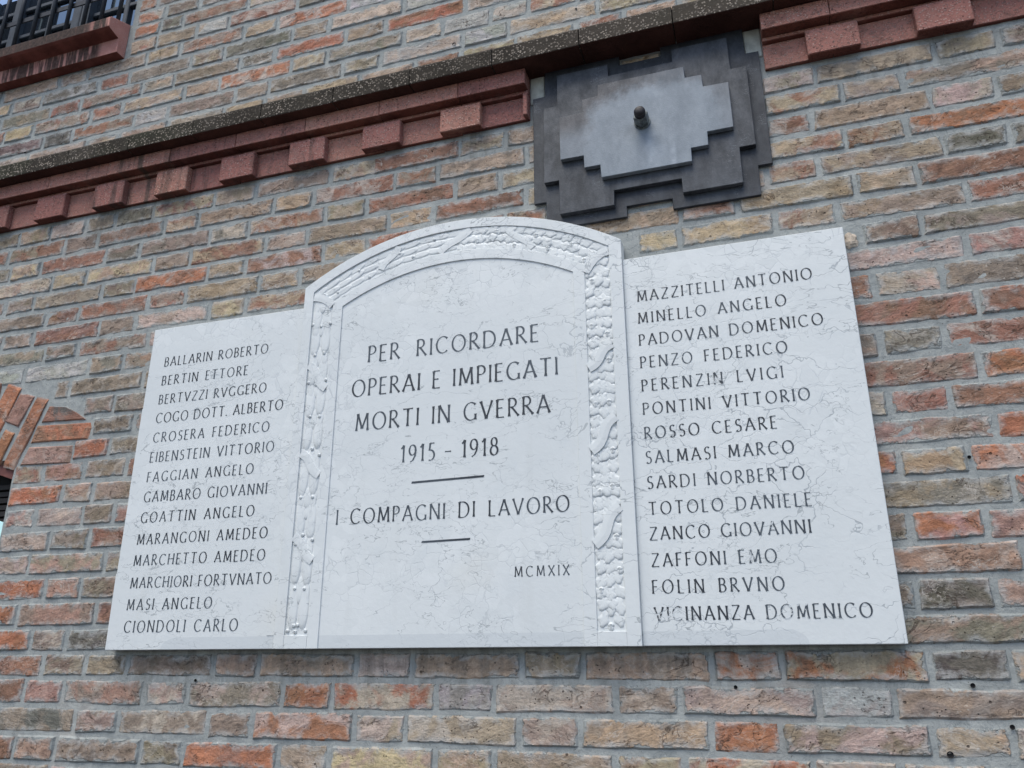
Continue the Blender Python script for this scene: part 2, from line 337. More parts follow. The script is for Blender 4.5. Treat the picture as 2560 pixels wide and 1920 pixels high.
# ------------------------------------------------------------------ object helpers
def tag(o, label=None, cat=None, group=None, kind=None):
    if label: o['label'] = label
    if cat: o['category'] = cat
    if group: o['group'] = group
    if kind: o['kind'] = kind
    return o
def thing(name, label, cat, loc=(0, 0, 0), group=None):
    o = bpy.data.objects.new(name, None); C.objects.link(o); o.location = loc; o.empty_display_size = .1
    return tag(o, label, cat, group)
def link(name, me, parent=None, mats=()):
    for m in mats: me.materials.append(m)
    o = bpy.data.objects.new(name, me); C.objects.link(o)
    if parent is not None:
        o.parent = parent
        l = Vector((0, 0, 0)); q = parent
        while q is not None: l += q.location; q = q.parent
        o.location = -l
    return o
def fromdata(name, v, f, mats, parent=None, smooth=False, fm=None):
    me = bpy.data.meshes.new(name); me.from_pydata(v, [], f); me.update()
    o = link(name, me, parent, mats)
    if smooth: me.polygons.foreach_set('use_smooth', [True] * len(me.polygons))
    if fm: me.polygons.foreach_set('material_index', fm)
    return o
def box_data(x0, x1, y0, y1, z0, z1):
    v = [(x0, y0, z0), (x1, y0, z0), (x1, y1, z0), (x0, y1, z0), (x0, y0, z1), (x1, y0, z1), (x1, y1, z1), (x0, y1, z1)]
    f = [(0, 1, 5, 4), (1, 2, 6, 5), (2, 3, 7, 6), (3, 0, 4, 7), (4, 5, 6, 7), (3, 2, 1, 0)]
    return v, f
def boxes(name, L, mats, parent=None, bevel=0, seg=1):
    V, F = [], []
    for b in L:
        v, f = box_data(*b); n = len(V); V += v; F += [tuple(i + n for i in q) for q in f]
    o = fromdata(name, V, F, mats, parent)
    if bevel:
        m = o.modifiers.new('bevel', 'BEVEL'); m.width = bevel; m.segments = seg; m.limit_method = 'ANGLE'
    return o
def prism(name, poly, y0, y1, mats, parent=None, bevel=0):
    """poly: (x, z) counter-clockwise seen from the front (-Y); y0 is the front."""
    n = len(poly)
    V = [(x, y0, z) for x, z in poly] + [(x, y1, z) for x, z in poly]
    F = [tuple(range(n)), tuple(range(2 * n - 1, n - 1, -1))] + [(i, i + n, (i + 1) % n + n, (i + 1) % n) for i in range(n)]
    o = fromdata(name, V, F, mats, parent)
    if bevel:
        m = o.modifiers.new('bevel', 'BEVEL'); m.width = bevel; m.segments = 1; m.limit_method = 'ANGLE'; m.angle_limit = math.radians(40)
    return o
def profile(name, prof, x0, x1, mats, parent=None, bevel=0):
    """prof: (y, z) outline, extruded along X."""
    n = len(prof)
    V = [(x0, y, z) for y, z in prof] + [(x1, y, z) for y, z in prof]
    F = [tuple(range(n)), tuple(range(2 * n - 1, n - 1, -1))] + [(i, i + n, (i + 1) % n + n, (i + 1) % n) for i in range(n)]
    o = fromdata(name, V, F, mats, parent)
    bm = bmesh.new(); bm.from_mesh(o.data); bmesh.ops.recalc_face_normals(bm, faces=bm.faces); bm.to_mesh(o.data); bm.free()
    if bevel:
        m = o.modifiers.new('bevel', 'BEVEL'); m.width = bevel; m.segments = 2; m.limit_method = 'ANGLE'
    return o

# ------------------------------------------------------------------ setting: ground and street
GZ = -1.62
o = boxes('pavement', [(-12, 12, -3.2, .3, GZ - .12, GZ)], [M['pave']]); tag(o, kind='structure')
o = boxes('kerb', [(-12, 12, -3.35, -3.2, GZ - .12, GZ + .002)], [M['pave']]); tag(o, kind='structure')
o = fromdata('street', [(-200, -200, GZ - .12), (200, -200, GZ - .12), (200, -3.35, GZ - .12), (-200, -3.35, GZ - .12)], [(0, 1, 2, 3)], [M['road']]); tag(o, kind='structure')
# the dark house over the way that the upper window mirrors at its left
ob = boxes('building_opposite', [(-60, -18.6, -12.8, -12, GZ, 42)], [M['render_wall']]); tag(ob, kind='structure')

# ------------------------------------------------------------------ the brick wall
wall = thing('brick_wall', 'weathered wall of mixed tan, grey and orange bricks in wide grey mortar', 'wall', (0, 0, GZ))
PAL = dict(b=((.43, .325, .235), (.345, .26, .19)), t=((.315, .245, .19), (.24, .183, .14)), p=((.51, .40, .33), (.42, .32, .26)),
           r=((.325, .172, .118), (.255, .145, .105)), k=((.415, .25, .20), (.33, .20, .16)), o=((.44, .19, .11), (.36, .165, .10)),
           g=((.235, .208, .165), (.168, .146, .115)), w=((.47, .44, .42), (.40, .37, .345)), y=((.52, .40, .26), (.43, .325, .215)),
           d=((.16, .145, .128), (.11, .10, .092)), m=((.255, .17, .16), (.20, .14, .125)))
ROWS = """gt 18262 2691 21490 2672 21490 3276 18262 3278
kp 18394 1372 21410 1357 21410 1937 18394 1943
pt 16678 -1968 19304 -1968 19304 -1378 16678 -1383
tg 18501 37 22144 39 22144 609 18501 624
bo 16853 -643 19461 -648 19461 -45 16853 -52
p 14759 -1314 17348 -1312 17348 -728 14759 -713
tg 18810 -1302 21626 -1309 21626 -738 18810 -728
r 18452 6689 21543 6681 21543 7311 18452 7318
by 12628 -1985 15262 -1974 15262 -1384 12628 -1371
kt 18731 4009 21403 3993 21403 4582 18731 4592
rt 18601 5320 21339 5289 21339 5915 18601 5923
b 12727 -628 15378 -637 15378 -41 12727 -49
px 10696 -1306 13330 -1303 13330 -711 10696 -706
pb 8597 -1969 11196 -1970 11196 -1370 8597 -1372
b 8698 -615 11280 -635 11280 -42 8698 -43
b 19141 9378 21799 9378 21799 9978 19141 9953
po 6643 -1311 9229 -1308 9229 -703 6643 -685
wp 19116 8103 21579 8093 21579 8671 19116 8667
op 4535 -1988 7190 -1976 7190 -1368 4535 -1374
tb 18891 10695 21539 10707 21539 11286 18891 11268
by 19381 -1984 20621 -1969 20621 -1388 19381 -1397
tp 2551 -1306 5219 -1304 5219 -678 2551 -678
d 19543 -642 20832 -638 20832 -48 19543 -58
bt 21041 12663 24738 12681 24738 13258 21041 13248
b 16945 10038 19542 10037 19542 10632 16945 10604
b 18897 11994 21475 12001 21475 12584 18897 12594
or 20917 11355 24769 11386 24769 11941 20917 11920
or 2645 -2665 5254 -2651 5254 -2052 2645 -2071
rx 20970 10055 24501 10048 24501 10641 20970 10631
tb 4570 -606 7163 -622 7163 -49 4570 -37
w 17438 -1307 18736 -1307 18736 -730 17438 -721
g 19505 685 20788 688 20788 1270 19505 1290
tp 540 -1970 3150 -1978 3150 -1375 540 -1369
by 6671 -2663 9246 -2654 9246 -2063 6671 -2054
bt 19131 13312 21754 13341 21754 13894 19131 13885
gt 20846 8765 24220 8767 24220 9314 20846 9304
o 15340 -1977 16607 -1988 16607 -1390 15340 -1374
tg -1332 -2676 1280 -2658 1280 -2068 -1332 -2051
ok 19596 2008 20895 2014 20895 2600 19596 2601
gt 21053 7397 23667 7398 23667 8032 21053 8016
r 20865 6014 23363 6000 23363 6605 20865 6597
po 15451 -630 16770 -627 16770 -38 15451 -48
kt -1405 -1284 1132 -1296 1132 -667 -1405 -662
t 553 -597 3144 -613 3144 -29 553 -39
y 15500 9368 17682 9389 17682 9957 15500 9954
d -1577 54 1261 42 1261 615 -1577 622
b 10682 -2666 13276 -2669 13276 -2063 10682 -2050
b 13080 10029 15484 10027 15484 10619 13080 10610
r 20759 4663 23093 4641 23093 5216 20759 5212
pt 13409 -1298 14679 -1300 14679 -721 13409 -708
td -3736 -1987 -944 -1980 -944 -1370 -3736 -1378
y 19583 3349 20806 3345 20806 3915 19583 3912
p 11287 -1973 12535 -1990 12535 -1376 11287 -1373
kt -3474 700 -828 703 -828 1314 -3474 1318
t -1402 1389 1021 1385 1021 2005 -1402 2000
p 19669 7406 20992 7393 20992 8014 19669 8005
kt -3436 2076 -791 2080 -791 2676 -3436 2696
r 12152 10684 14387 10690 14387 11264 12152 11252
r 8822 11305 11447 11326 11447 11888 8822 11881
b 12130 11974 14459 11989 14459 12559 12130 12557
b 11356 -621 12648 -616 12648 -48 11356 -52
gb 19615 6005 20793 6004 20793 6600 19615 6613
w 9323 -1293 10612 -1313 10612 -711 9323 -695
b 8919 12613 11484 12614 11484 13214 8919 13185
rb 17803 12651 19601 12674 19601 13245 17803 13246
br 17767 11361 19501 11348 19501 11912 17767 11921
b 5444 13257 8446 13281 8446 13837 5444 13826
r 6739 11955 9405 11948 9405 12530 6739 12513
rp 19600 4652 20671 4660 20671 5213 19600 5224
po 20891 3357 22812 3355 22812 3912 20891 3911
t 18580 696 19440 694 19440 1272 18580 1282
b 10972 13276 13261 13287 13261 13862 10972 13869
t -712 2090 1408 2065 1408 2672 -712 2680
bp 7276 -1986 8517 -1972 8517 -1390 7276 -1368
b 15980 10685 17622 10685 17622 11261 15980 11273
r -1392 2747 796 2747 796 3351 -1392 3366
t 18630 2018 19531 2020 19531 2607 18630 2607
rx 6848 13269 9483 13276 9483 13846 6848 13844
k 21645 8088 23793 8094 23793 8677 21645 8686
p 7250 -616 8614 -620 8614 -52 7250 -43
g 21620 10703 22881 10720 22881 11292 21620 11280
p 21542 12013 22845 12007 22845 12614 21542 12599
b 16028 11331 17689 11356 17689 11919 16028 11907
o 18501 3375 19500 3360 19500 3915 18501 3925
r 8663 10672 10862 10674 10862 11232 8663 11224
rp 4909 12581 7504 12603 7504 13185 4909 13170
rx 21862 9381 24362 9403 24362 9986 21862 9971
pb 11054 17152 13649 17152 13649 17710 11054 17721
b 19621 10042 20894 10044 20894 10625 19621 10631
b 4808 11300 7364 11297 7364 11858 4808 11852
o 5290 -1288 6578 -1296 6578 -684 5290 -688
pr 2770 10632 5315 10662 5315 11226 2770 11214
b 4679 9993 6963 10012 6963 10584 4679 10578
rb 17772 9376 19072 9381 19072 9951 17772 9966
r 21618 6677 23517 6680 23517 7314 21618 7323
po 14756 -2662 17139 -2652 17139 -2052 14756 -2062
t -3142 7403 -479 7409 -479 7995 -3142 7978
t 19586 8750 20778 8752 20778 9310 19586 9294
rb 2712 11920 5288 11943 5288 12520 2712 12504
b 16133 12643 17709 12649 17709 13244 16133 13219
rb 2906 9355 5270 9358 5270 9919 2906 9912
wp 6841 17145 9543 17147 9543 17732 6841 17726
px -1051 9344 1582 9337 1582 9918 -1051 9892
b 21836 13322 23095 13334 23095 13900 21836 13902
t -1543 4107 559 4082 559 4664 -1543 4679
o 21432 5290 22962 5302 22962 5911 21432 5926
b 718 9993 3227 10005 3227 10564 718 10556
rb 687 11280 3282 11284 3282 11858 687 11845
b 791 12579 3451 12586 3451 13175 791 13151
b 2809 13241 5361 13253 5361 13831 2809 13818
rb 19579 11346 20839 11362 20839 11913 19579 11912
b 5336 -2652 6606 -2671 6606 -2062 5336 -2052
ro -1299 10619 1333 10633 1333 11204 -1299 11197
b 16273 11996 17690 11987 17690 12577 16273 12559
bt 19671 12672 20948 12683 20948 13243 19671 13253
t 3246 -1984 4450 -1982 4450 -1377 3246 -1388
b 14466 10673 15899 10692 15899 11259 14466 11256
rb 15553 10035 16864 10026 16864 10619 15553 10604
t 1361 -2670 2554 -2672 2554 -2058 1361 -2051
tr -1253 8058 972 8072 972 8641 -1253 8647
tg 4918 17801 7529 17802 7529 18386 4918 18379
tr -3141 8724 -524 8722 -524 9267 -3141 9248
r 18697 7406 19587 7390 19587 8016 18697 8025
p 1218 -1307 2480 -1289 2480 -693 1218 -689
tr -3383 9981 -769 9981 -769 10548 -3383 10531
w -5112 8054 -2632 8067 -2632 8639 -5112 8641
k 20977 2010 22288 2009 22288 2597 20977 2603
gt 18681 6023 19528 6010 19528 6603 18681 6613
tg -1325 11913 1218 11920 1218 12482 -1325 12491
b 3228 -595 4484 -611 4484 -42 3228 -27
o 6735 10657 8579 10665 8579 11232 6735 11210
o 6946 18457 9564 18461 9564 19026 6946 19011
t -858 -1988 469 -1970 469 -1381 -858 -1387
r -5073 9334 -2499 9334 -2499 9906 -5073 9898
b 9327 -2650 10597 -2652 10597 -2062 9327 -2061
k -2731 -2676 -1409 -2670 -1409 -2060 -2731 -2053
rt -3157 12559 -575 12563 -575 13159 -3157 13155
b 16390 13302 17738 13313 17738 13879 16390 13890
gt 2856 17149 5442 17147 5442 17728 2856 17713
by -3335 11261 -776 11265 -776 11834 -3335 11827
p -4741 2759 -2905 2756 -2905 3361 -4741 3366
o -4750 4118 -2769 4120 -2769 4692 -4750 4703
t -5376 10615 -2671 10620 -2671 11179 -5376 11163
r -745 700 644 705 644 1316 -745 1317
rb 17716 10702 18812 10693 18812 11271 17716 11271
p 17820 13323 19058 13332 19058 13888 17820 13885
ro -4343 6060 -2116 6004 -2068 6349 -2137 6523 -4210 6609
px 4900 19085 7476 19093 7476 19670 4900 19659
or -4735 1411 -2748 1398 -2748 1998 -4735 2011
op 832 17794 3508 17803 3508 18366 832 18372
ro -4851 6505 -5249 5377 -4776 5261 -4493 5960 -3948 7446 -4436 7591
rx -5401 11903 -2791 11906 -2791 12484 -5401 12454
o 2899 18447 5461 18452 5461 19008 2899 19004
b 11274 16483 12990 16501 12990 17063 11274 17064
p -3542 3452 -1855 3449 -1855 4025 -3542 4037
k -2738 -1289 -1484 -1286 -1484 -667 -2738 -673
br -1066 13235 1213 13233 1213 13815 -1066 13804
r -4739 -591 -2335 -598 -2335 -36 -4739 -35
t -1162 17142 1472 17146 1472 17720 -1162 17710
tp 18824 4653 19513 4660 19513 5229 18824 5228
t -2249 -593 -885 -593 -885 -43 -2249 -24
r 17776 11992 18815 11992 18815 12573 17776 12571
g 857 19097 3446 19097 3446 19679 857 19662
t -793 -588 480 -587 480 -30 -793 -44
kp 20872 692 22019 687 22019 1281 20872 1280
t -1240 5414 328 5415 328 5992 -1240 6006
k -4589 5386 -3616 5352 -2644 5318 -2648 5867 -4363 5945
po 2876 19761 5465 19758 5465 20338 2876 20337
by 14426 9362 15434 9380 15434 9943 14426 9955
b 9517 16499 11202 16493 11202 17074 9517 17066
b 14466 16499 15923 16483 15923 17068 14466 17072
t -1120 18451 1480 18464 1480 19017 -1120 19026
r -495 4752 970 4743 970 5318 -495 5324
b 13349 -2670 14670 -2664 14670 -2069 13349 -2063
p -445 8736 1414 8734 1414 9255 -445 9265
b 6181 16482 7999 16483 7999 17054 6181 17075
rt -1050 19745 1503 19746 1503 20335 -1050 20335
b 11530 11329 12762 11324 12762 11885 11530 11896
k -689 3442 674 3440 674 4010 -689 4026
t -2834 2762 -1470 2753 -1470 3371 -2834 3358
rt -6947 12531 -4630 12549 -4630 13150 -6947 13128
b 10803 11965 12051 11957 12051 12538 10803 12548
b 11563 12617 12796 12627 12796 13204 11563 13216
b 4200 16489 6111 16491 6111 17073 4200 17059
rt -5274 17133 -2639 17156 -2639 17715 -5274 17715
p -7558 11241 -4811 11244 -4811 11811 -7558 11805
tb -3199 17804 -643 17804 -643 18365 -3199 18366
br 10936 10670 12080 10665 12080 11239 10936 11240
t -2022 4771 -590 4762 -590 5338 -2022 5343
b 9483 11947 10716 11954 10716 12549 9483 12530
gt -3122 19095 -596 19093 -596 19668 -3122 19673
p -1040 16484 1105 16479 1105 17061 -1040 17064
b 9548 13289 10892 13293 10892 13865 9548 13846
p -7126 16486 -4604 16481 -4604 17075 -7126 17076
t -406 7400 1072 7418 1072 7987 -406 7980
tr -5157 18459 -2514 18450 -2514 19013 -5157 19021
o 21470 3992 22679 3986 22679 4571 21470 4564
b 5395 10640 6767 10661 6767 11231 5395 11207
kt -2662 1409 -1480 1390 -1480 1990 -2662 2007
pr 883 20427 3500 20418 3500 21002 883 20996
t -2007 6079 -553 6081 -553 6655 -2007 6658
r 13078 16494 14386 16496 14386 17065 13078 17060
rk -3550 4761 -2108 4773 -2108 5340 -3550 5354
tp -2821 50 -1663 43 -1663 614 -2821 625
t -5124 19756 -2566 19756 -2566 20343 -5124 20352
by 7450 11310 8740 11298 8740 11872 7450 11859
rt 7540 12615 8841 12605 8841 13193 7540 13198
gt -1338 6749 84 6742 84 7318 -1338 7327
rt -7199 17802 -4644 17802 -4644 18384 -7199 18376
b 3296 9988 4618 9988 4618 10572 3296 10569
t -8028 9960 -4779 9973 -4779 10522 -8028 10525
w 8948 17798 10400 17795 10400 18386 8948 18375
b -9193 19751 -6549 19755 -6549 20344 -9193 20350
gw -7117 19105 -4564 19084 -4564 19661 -7117 19661
p 3359 11286 4722 11297 4722 11860 3359 11863
w 9611 17143 10975 17144 10975 17713 9611 17723
o -4731 40 -2897 56 -2897 621 -4731 631
tg -7994 8724 -4526 8718 -4526 9250 -7994 9250
b 5361 11946 6636 11942 6636 12514 5361 12520
or -2582 5421 -1318 5417 -1318 6008 -2582 6004
rt -1142 21065 1483 21081 1483 21631 -1142 21637
rt -459 6090 738 6067 738 6658 -459 6665
r 8092 16480 9442 16497 9442 17069 8092 17060
b -3052 16480 -1134 16492 -1134 17076 -3052 17064
b 1290 13247 2728 13240 2728 13811 1290 13820
y 3549 12589 4827 12591 4827 13170 3549 13162
rt -698 9977 638 9986 638 10559 -698 10551
pg 1305 11916 2632 11924 2632 12498 1305 12498
t 22934 12008 24602 12010 24602 12619 22934 12594
y 1657 9335 2824 9349 2824 9923 1657 9911
tg -8949 18443 -6650 18452 -6650 19010 -8949 19022
b 1417 10640 2680 10643 2680 11197 1417 11196
p -4743 2098 -3521 2087 -3521 2685 -4743 2685
r -4748 -1304 -2812 -1285 -2812 -658 -4748 -675
tk -2685 4115 -1628 4098 -1628 4682 -2685 4700
kw -4744 3453 -3633 3449 -3633 4029 -4744 4028
t -1770 3441 -781 3449 -781 4008 -1770 4029
t -2428 9346 -1119 9345 -1119 9904 -2428 9894
tg -2536 8071 -1329 8078 -1329 8651 -2536 8647
rt -4747 4773 -3626 4770 -3626 5359 -4747 5356
p 7609 17797 8854 17800 8854 18376 7609 18367
b 2716 16489 4110 16482 4110 17057 2716 17061
y 1185 16486 2634 16495 2634 17063 1185 17070
g -2575 13222 -1154 13230 -1154 13817 -2575 13803
t -696 11275 607 11274 607 11831 -696 11825
p 17212 -2652 18655 -2658 18655 -2062 17212 -2053
t 23183 13350 25183 13352 25183 13923 23183 13906
m -11132 17137 -6664 17156 -6664 17716 -11132 17725
bw 5552 18446 6880 18451 6880 19025 5552 19011
wp 10473 17809 11587 17801 11587 18363 10473 18376
t -2487 6758 -1404 6749 -1404 7335 -2487 7323
bt 5524 17152 6765 17137 6765 17713 5524 17713
br -501 12556 722 12579 722 13164 -501 13152
b 13725 17154 15675 17138 15675 17717 13725 17720
t -2712 11911 -1404 11902 -1404 12473 -2712 12474
t -2599 10626 -1361 10618 -1361 11193 -2599 11175
b -4749 11244 -3406 11264 -3406 11821 -4749 11821
t -4548 12552 -3234 12554 -3234 13149 -4548 13150
rd -4069 6686 -2322 6627 -2704 6873 -3189 7119 -3881 7205
p -5281 13218 -3873 13217 -3873 13793 -5281 13795
k -5525 6835 -5245 6726 -4966 6617 -4532 7618 -5147 7779
by 3599 17806 4843 17793 4843 18368 3599 18383
tb -2178 20414 -552 20425 -552 20992 -2178 21001
r -4692 9963 -3478 9968 -3478 10531 -4692 10536
t -4439 8719 -3224 8724 -3224 9256 -4439 9248
tx 3521 19104 4820 19090 4820 19659 3521 19660
tb 1552 17149 2772 17140 2772 17719 1552 17710
b -568 17805 767 17792 767 18369 -568 18365
t -6349 9341 -5158 9325 -5158 9880 -6349 9892
b -4508 16493 -3133 16497 -3133 17076 -4508 17069
b -6647 13199 -5350 13219 -5350 13799 -6647 13777
w -2568 17150 -1251 17156 -1251 17719 -2568 17726
bt -507 19083 789 19099 789 19667 -507 19671
g 1558 18461 2808 18466 2808 19009 1558 19011
bt 1584 19753 2797 19752 2797 20337 1584 20333
by -6707 11894 -5468 11897 -5468 12452 -6707 12448
b -2474 19744 -1137 19747 -1137 20336 -2474 20333
o -6283 6727 -5995 6590 -5706 6453 -5145 7943 -5740 8184
b -3782 13230 -2645 13234 -2645 13792 -3782 13798
t -6602 10605 -5455 10603 -5455 11162 -6602 11150
w -7800 8057 -5187 8073 -5187 8646 -7800 8643
br 11669 17793 13086 17794 13086 18370 11669 18375
wb -466 20417 803 20412 803 20979 -466 20997
bt -2452 18457 -1186 18461 -1186 19022 -2452 19020
op -4738 701 -3555 690 -3555 1307 -4738 1312
gb 9644 18452 11537 18464 11537 19018 9644 19023
w 7561 19096 9641 19085 9641 19674 7561 19667
b 16004 16483 16997 16484 16997 17054 16004 17071
tr -4558 17805 -3296 17808 -3296 18386 -4558 18379
rb -4486 19087 -3210 19088 -3210 19666 -4486 19669
y 20907 -656 22353 -644 22353 -42 20907 -39
d -6581 17156 -5357 17139 -5357 17730 -6581 17728
r -6575 18460 -5240 18457 -5240 19022 -6575 19007
tp -8575 19086 -7213 19089 -7213 19671 -8575 19677
bt -6465 19741 -5191 19755 -5191 20330 -6465 20340
y -8591 17791 -7293 17811 -7293 18374 -8591 18375
t -2001 21723 -605 21716 -605 22281 -2001 22295
p -12409 16484 -7207 16497 -7207 17067 -12409 17066
r -4735 -2676 -2801 -2668 -2801 -2067 -4735 -2062
op -3320 21722 -2085 21711 -2085 22285 -3320 22282
g 22961 10710 24639 10712 24639 11307 22961 11287
or -3325 21071 -2194 21065 -2194 21650 -3325 21634
br -3369 20425 -2259 20431 -2259 20993 -3369 20993
b 18754 -2648 20136 -2661 20136 -2054 18754 -2071
t -9714 13191 -6721 13212 -6721 13776 -9714 13761
t -3787 7400 -3234 7401 -3234 7990 -3787 7990
g -2120 21082 -1227 21075 -1227 21644 -2120 21639
o 21565 2668 22946 2666 22946 3278 21565 3267
p 20711 -1971 21485 -1990 21485 -1384 20711 -1397
t -510 21726 2005 21728 2005 22289 -510 22296
bp 1560 21079 3824 21076 3824 21638 1560 21643
t -4095 -3342 -1530 -3334 -1530 -2740 -4095 -2739
w 5530 19748 6900 19753 6900 20343 5530 20333
g 3571 20428 5430 20430 5430 20988 3571 21001
o -5793 5652 -5595 5565 -5397 5477 -5051 6453 -5465 6622
o -3307 22367 -2553 22371 -2553 22936 -3307 22929
b 17074 16481 18549 16496 18549 17076 17074 17062
t -9312 11893 -6790 11888 -6790 12457 -9312 12432
y -10615 19106 -8649 19099 -8649 19668 -10615 19665
t -2475 22370 -1002 22370 -1002 22938 -2475 22947
k -1447 -3334 1162 -3352 1162 -2754 -1447 -2757
r -10105 12520 -7037 12537 -7037 13126 -10105 13111
t -8919 10597 -6675 10616 -6675 11161 -8919 11144
r -9877 17795 -8675 17793 -8675 18385 -9877 18376
b 13162 17796 14146 17809 14146 18372 13162 18374
t 20211 -2648 21585 -2659 21585 -2070 20211 -2067
r -6480 7190 -6255 7472 -6030 7753 -6021 8216 -6416 8292
t -8521 9334 -6428 9325 -6428 9888 -8521 9874
b 6982 19750 8907 19759 8907 20346 6982 20342
t -10414 18465 -9022 18467 -9022 19014 -10414 19012
k 21498 1358 22150 1369 22150 1926 21498 1933
b -12300 19749 -9285 19756 -9285 20344 -12300 20338
o 173 -12193 2704 -12154 2704 -11567 173 -11580
g -517 -10823 1967 -10807 1967 -10217 -517 -10225
bt -1026 -9464 1557 -9457 1557 -8849 -1026 -8860
o -906 -6733 1478 -6747 1478 -6133 -906 -6140
tp -829 -6066 1742 -6045 1742 -5448 -829 -5460
tb -19953 -14961 -17634 -14959 -17634 -14356 -19953 -14352
b -17550 -14950 -16402 -14962 -16402 -14348 -17550 -14355
pt -16329 -14963 -13915 -14958 -13915 -14349 -16329 -14349
w -13835 -14949 -12585 -14965 -12585 -14352 -13835 -14346
tp -12489 -14944 -10137 -14947 -10137 -14347 -12489 -14347
t -10065 -14945 -8890 -14944 -8890 -14348 -10065 -14347
pt -8796 -14954 -6442 -14948 -6442 -14364 -8796 -14343
w -6359 -14950 -5095 -14950 -5095 -14357 -6359 -14351
p -5010 -14945 -2478 -14937 -2478 -14332 -5010 -14357
o -2402 -14937 -1226 -14921 -1226 -14316 -2402 -14321
rb -1147 -14927 1444 -14900 1444 -14292 -1147 -14328
g 1527 -14905 2671 -14884 2671 -14271 1527 -14297
tp 2752 -14875 5238 -14843 5238 -14255 2752 -14287
bt 5327 -14855 6489 -14851 6489 -14250 5327 -14260
pt 6552 -14850 8876 -14804 8876 -14224 6552 -14248
b 8955 -14826 10230 -14804 10230 -14201 8955 -14218
pt 10292 -14791 12772 -14771 12772 -14187 10292 -14209
tp 12847 -14770 14106 -14755 14106 -14164 12847 -14181
g 14197 -14764 16605 -14744 16605 -14141 14197 -14166
t 16688 -14721 17890 -14730 17890 -14131 16688 -14143
rb 17955 -14718 20354 -14690 20354 -14098 17955 -14119
bt 20419 -14696 21577 -14676 21577 -14087 20419 -14116
tp 21651 -14680 24238 -14659 24238 -14088 21651 -14093
y 24330 -14663 25558 -14673 25558 -14077 24330 -14088
o 25628 -14661 27970 -14664 27970 -14073 25628 -14091
pt 28048 -14669 29187 -14667 29187 -14077 28048 -14083
bt 29277 -14671 31761 -14667 31761 -14070 29277 -14087
tb 31828 -14669 32996 -14665 32996 -14076 31828 -14071
o 33078 -14668 35965 -14672 35965 -14070 33078 -14085
b -19954 -14947 -17550 -14964 -17550 -14350 -19954 -14360
g -19957 -14275 -17440 -14263 -17440 -13681 -19957 -13675
pt -17352 -14261 -16214 -14277 -16214 -13670 -17352 -13672
b -16135 -14271 -13746 -14271 -13746 -13679 -16135 -13677
b -13671 -14279 -12480 -14272 -12480 -13667 -13671 -13668
k -12405 -14269 -9883 -14271 -9883 -13682 -12405 -13682
k -9813 -14278 -8623 -14267 -8623 -13661 -9813 -13665
tb -8551 -14264 -6016 -14263 -6016 -13680 -8551 -13668
b -5932 -14275 -4695 -14263 -4695 -13678 -5932 -13678
pt -4631 -14278 -2137 -14237 -2137 -13642 -4631 -13662
r -2051 -14246 -890 -14246 -890 -13642 -2051 -13650
t -816 -14233 1659 -14217 1659 -13612 -816 -13634
k 1749 -14209 2962 -14206 2962 -13600 1749 -13621
k 3049 -14194 5480 -14167 5480 -13564 3049 -13588
g 5554 -14161 6833 -14160 6833 -13563 5554 -13578
p 6917 -14153 9343 -14133 9343 -13528 6917 -13569
b 9419 -14139 10697 -14130 10697 -13524 9419 -13542
y 10782 -14120 13095 -14109 13095 -13503 10782 -13517
t 13164 -14108 14387 -14096 14387 -13487 13164 -13498
bt 14477 -14091 16772 -14058 16772 -13478 14477 -13484
b 16858 -14060 18034 -14042 18034 -13466 16858 -13478
r 18110 -14057 20660 -14024 20660 -13448 18110 -13467
p 20729 -14029 21968 -14016 21968 -13434 20729 -13432
bt 22037 -14015 24402 -14000 24402 -13405 22037 -13434
p 24470 -13990 25677 -13989 25677 -13403 24470 -13419
o 25766 -14009 28183 -13998 28183 -13415 25766 -13422
bt 28277 -14003 29524 -14001 29524 -13408 28277 -13403
r 29597 -13991 31906 -13993 31906 -13410 29597 -13414
p 31994 -13988 33163 -14005 33163 -13401 31994 -13404
r 33226 -13999 35952 -13991 35952 -13410 33226 -13406
pt -19952 -14267 -17533 -14282 -17533 -13673 -19952 -13681
g -19964 -13579 -18814 -13579 -18814 -12987 -19964 -12991
o -18732 -13594 -16154 -13585 -16154 -12994 -18732 -12977
y -16070 -13595 -14796 -13598 -14796 -12985 -16070 -12982
tb -14719 -13599 -12414 -13588 -12414 -12998 -14719 -12992
pt -12346 -13591 -11138 -13583 -11138 -12990 -12346 -12986
pt -11055 -13593 -8493 -13588 -8493 -12988 -11055 -12994
o -8416 -13591 -7239 -13601 -7239 -12998 -8416 -12981
o -7144 -13582 -4620 -13598 -4620 -12986 -7144 -12995
tp -4536 -13582 -3275 -13585 -3275 -12973 -4536 -12993
o -3210 -13571 -706 -13551 -706 -12944 -3210 -12969
tb -633 -13545 559 -13538 559 -12938 -633 -12938
r 636 -13539 2948 -13519 2948 -12921 636 -12949
b 3023 -13511 4252 -13496 4252 -12896 3023 -12920
t 4335 -13500 6900 -13480 6900 -12879 4335 -12896
b 6983 -13491 8221 -13479 8221 -12865 6983 -12892
bt 8292 -13481 10802 -13443 10802 -12849 8292 -12885
tb 10875 -13436 12078 -13436 12078 -12850 10875 -12861
b 12156 -13445 14526 -13407 14526 -12815 12156 -12839
b 14593 -13414 15867 -13404 15867 -12805 14593 -12823
b 15959 -13388 18512 -13366 18512 -12782 15959 -12800
w 18603 -13374 19851 -13366 19851 -12784 18603 -12795
tp 19930 -13359 22499 -13346 22499 -12759 19930 -12785
p 22575 -13329 23839 -13329 23839 -12736 22575 -12753
k 23923 -13332 26420 -13340 26420 -12744 23923 -12749
bt 26487 -13326 27737 -13335 27737 -12752 26487 -12756
b 27823 -13334 30253 -13344 30253 -12755 27823 -12755
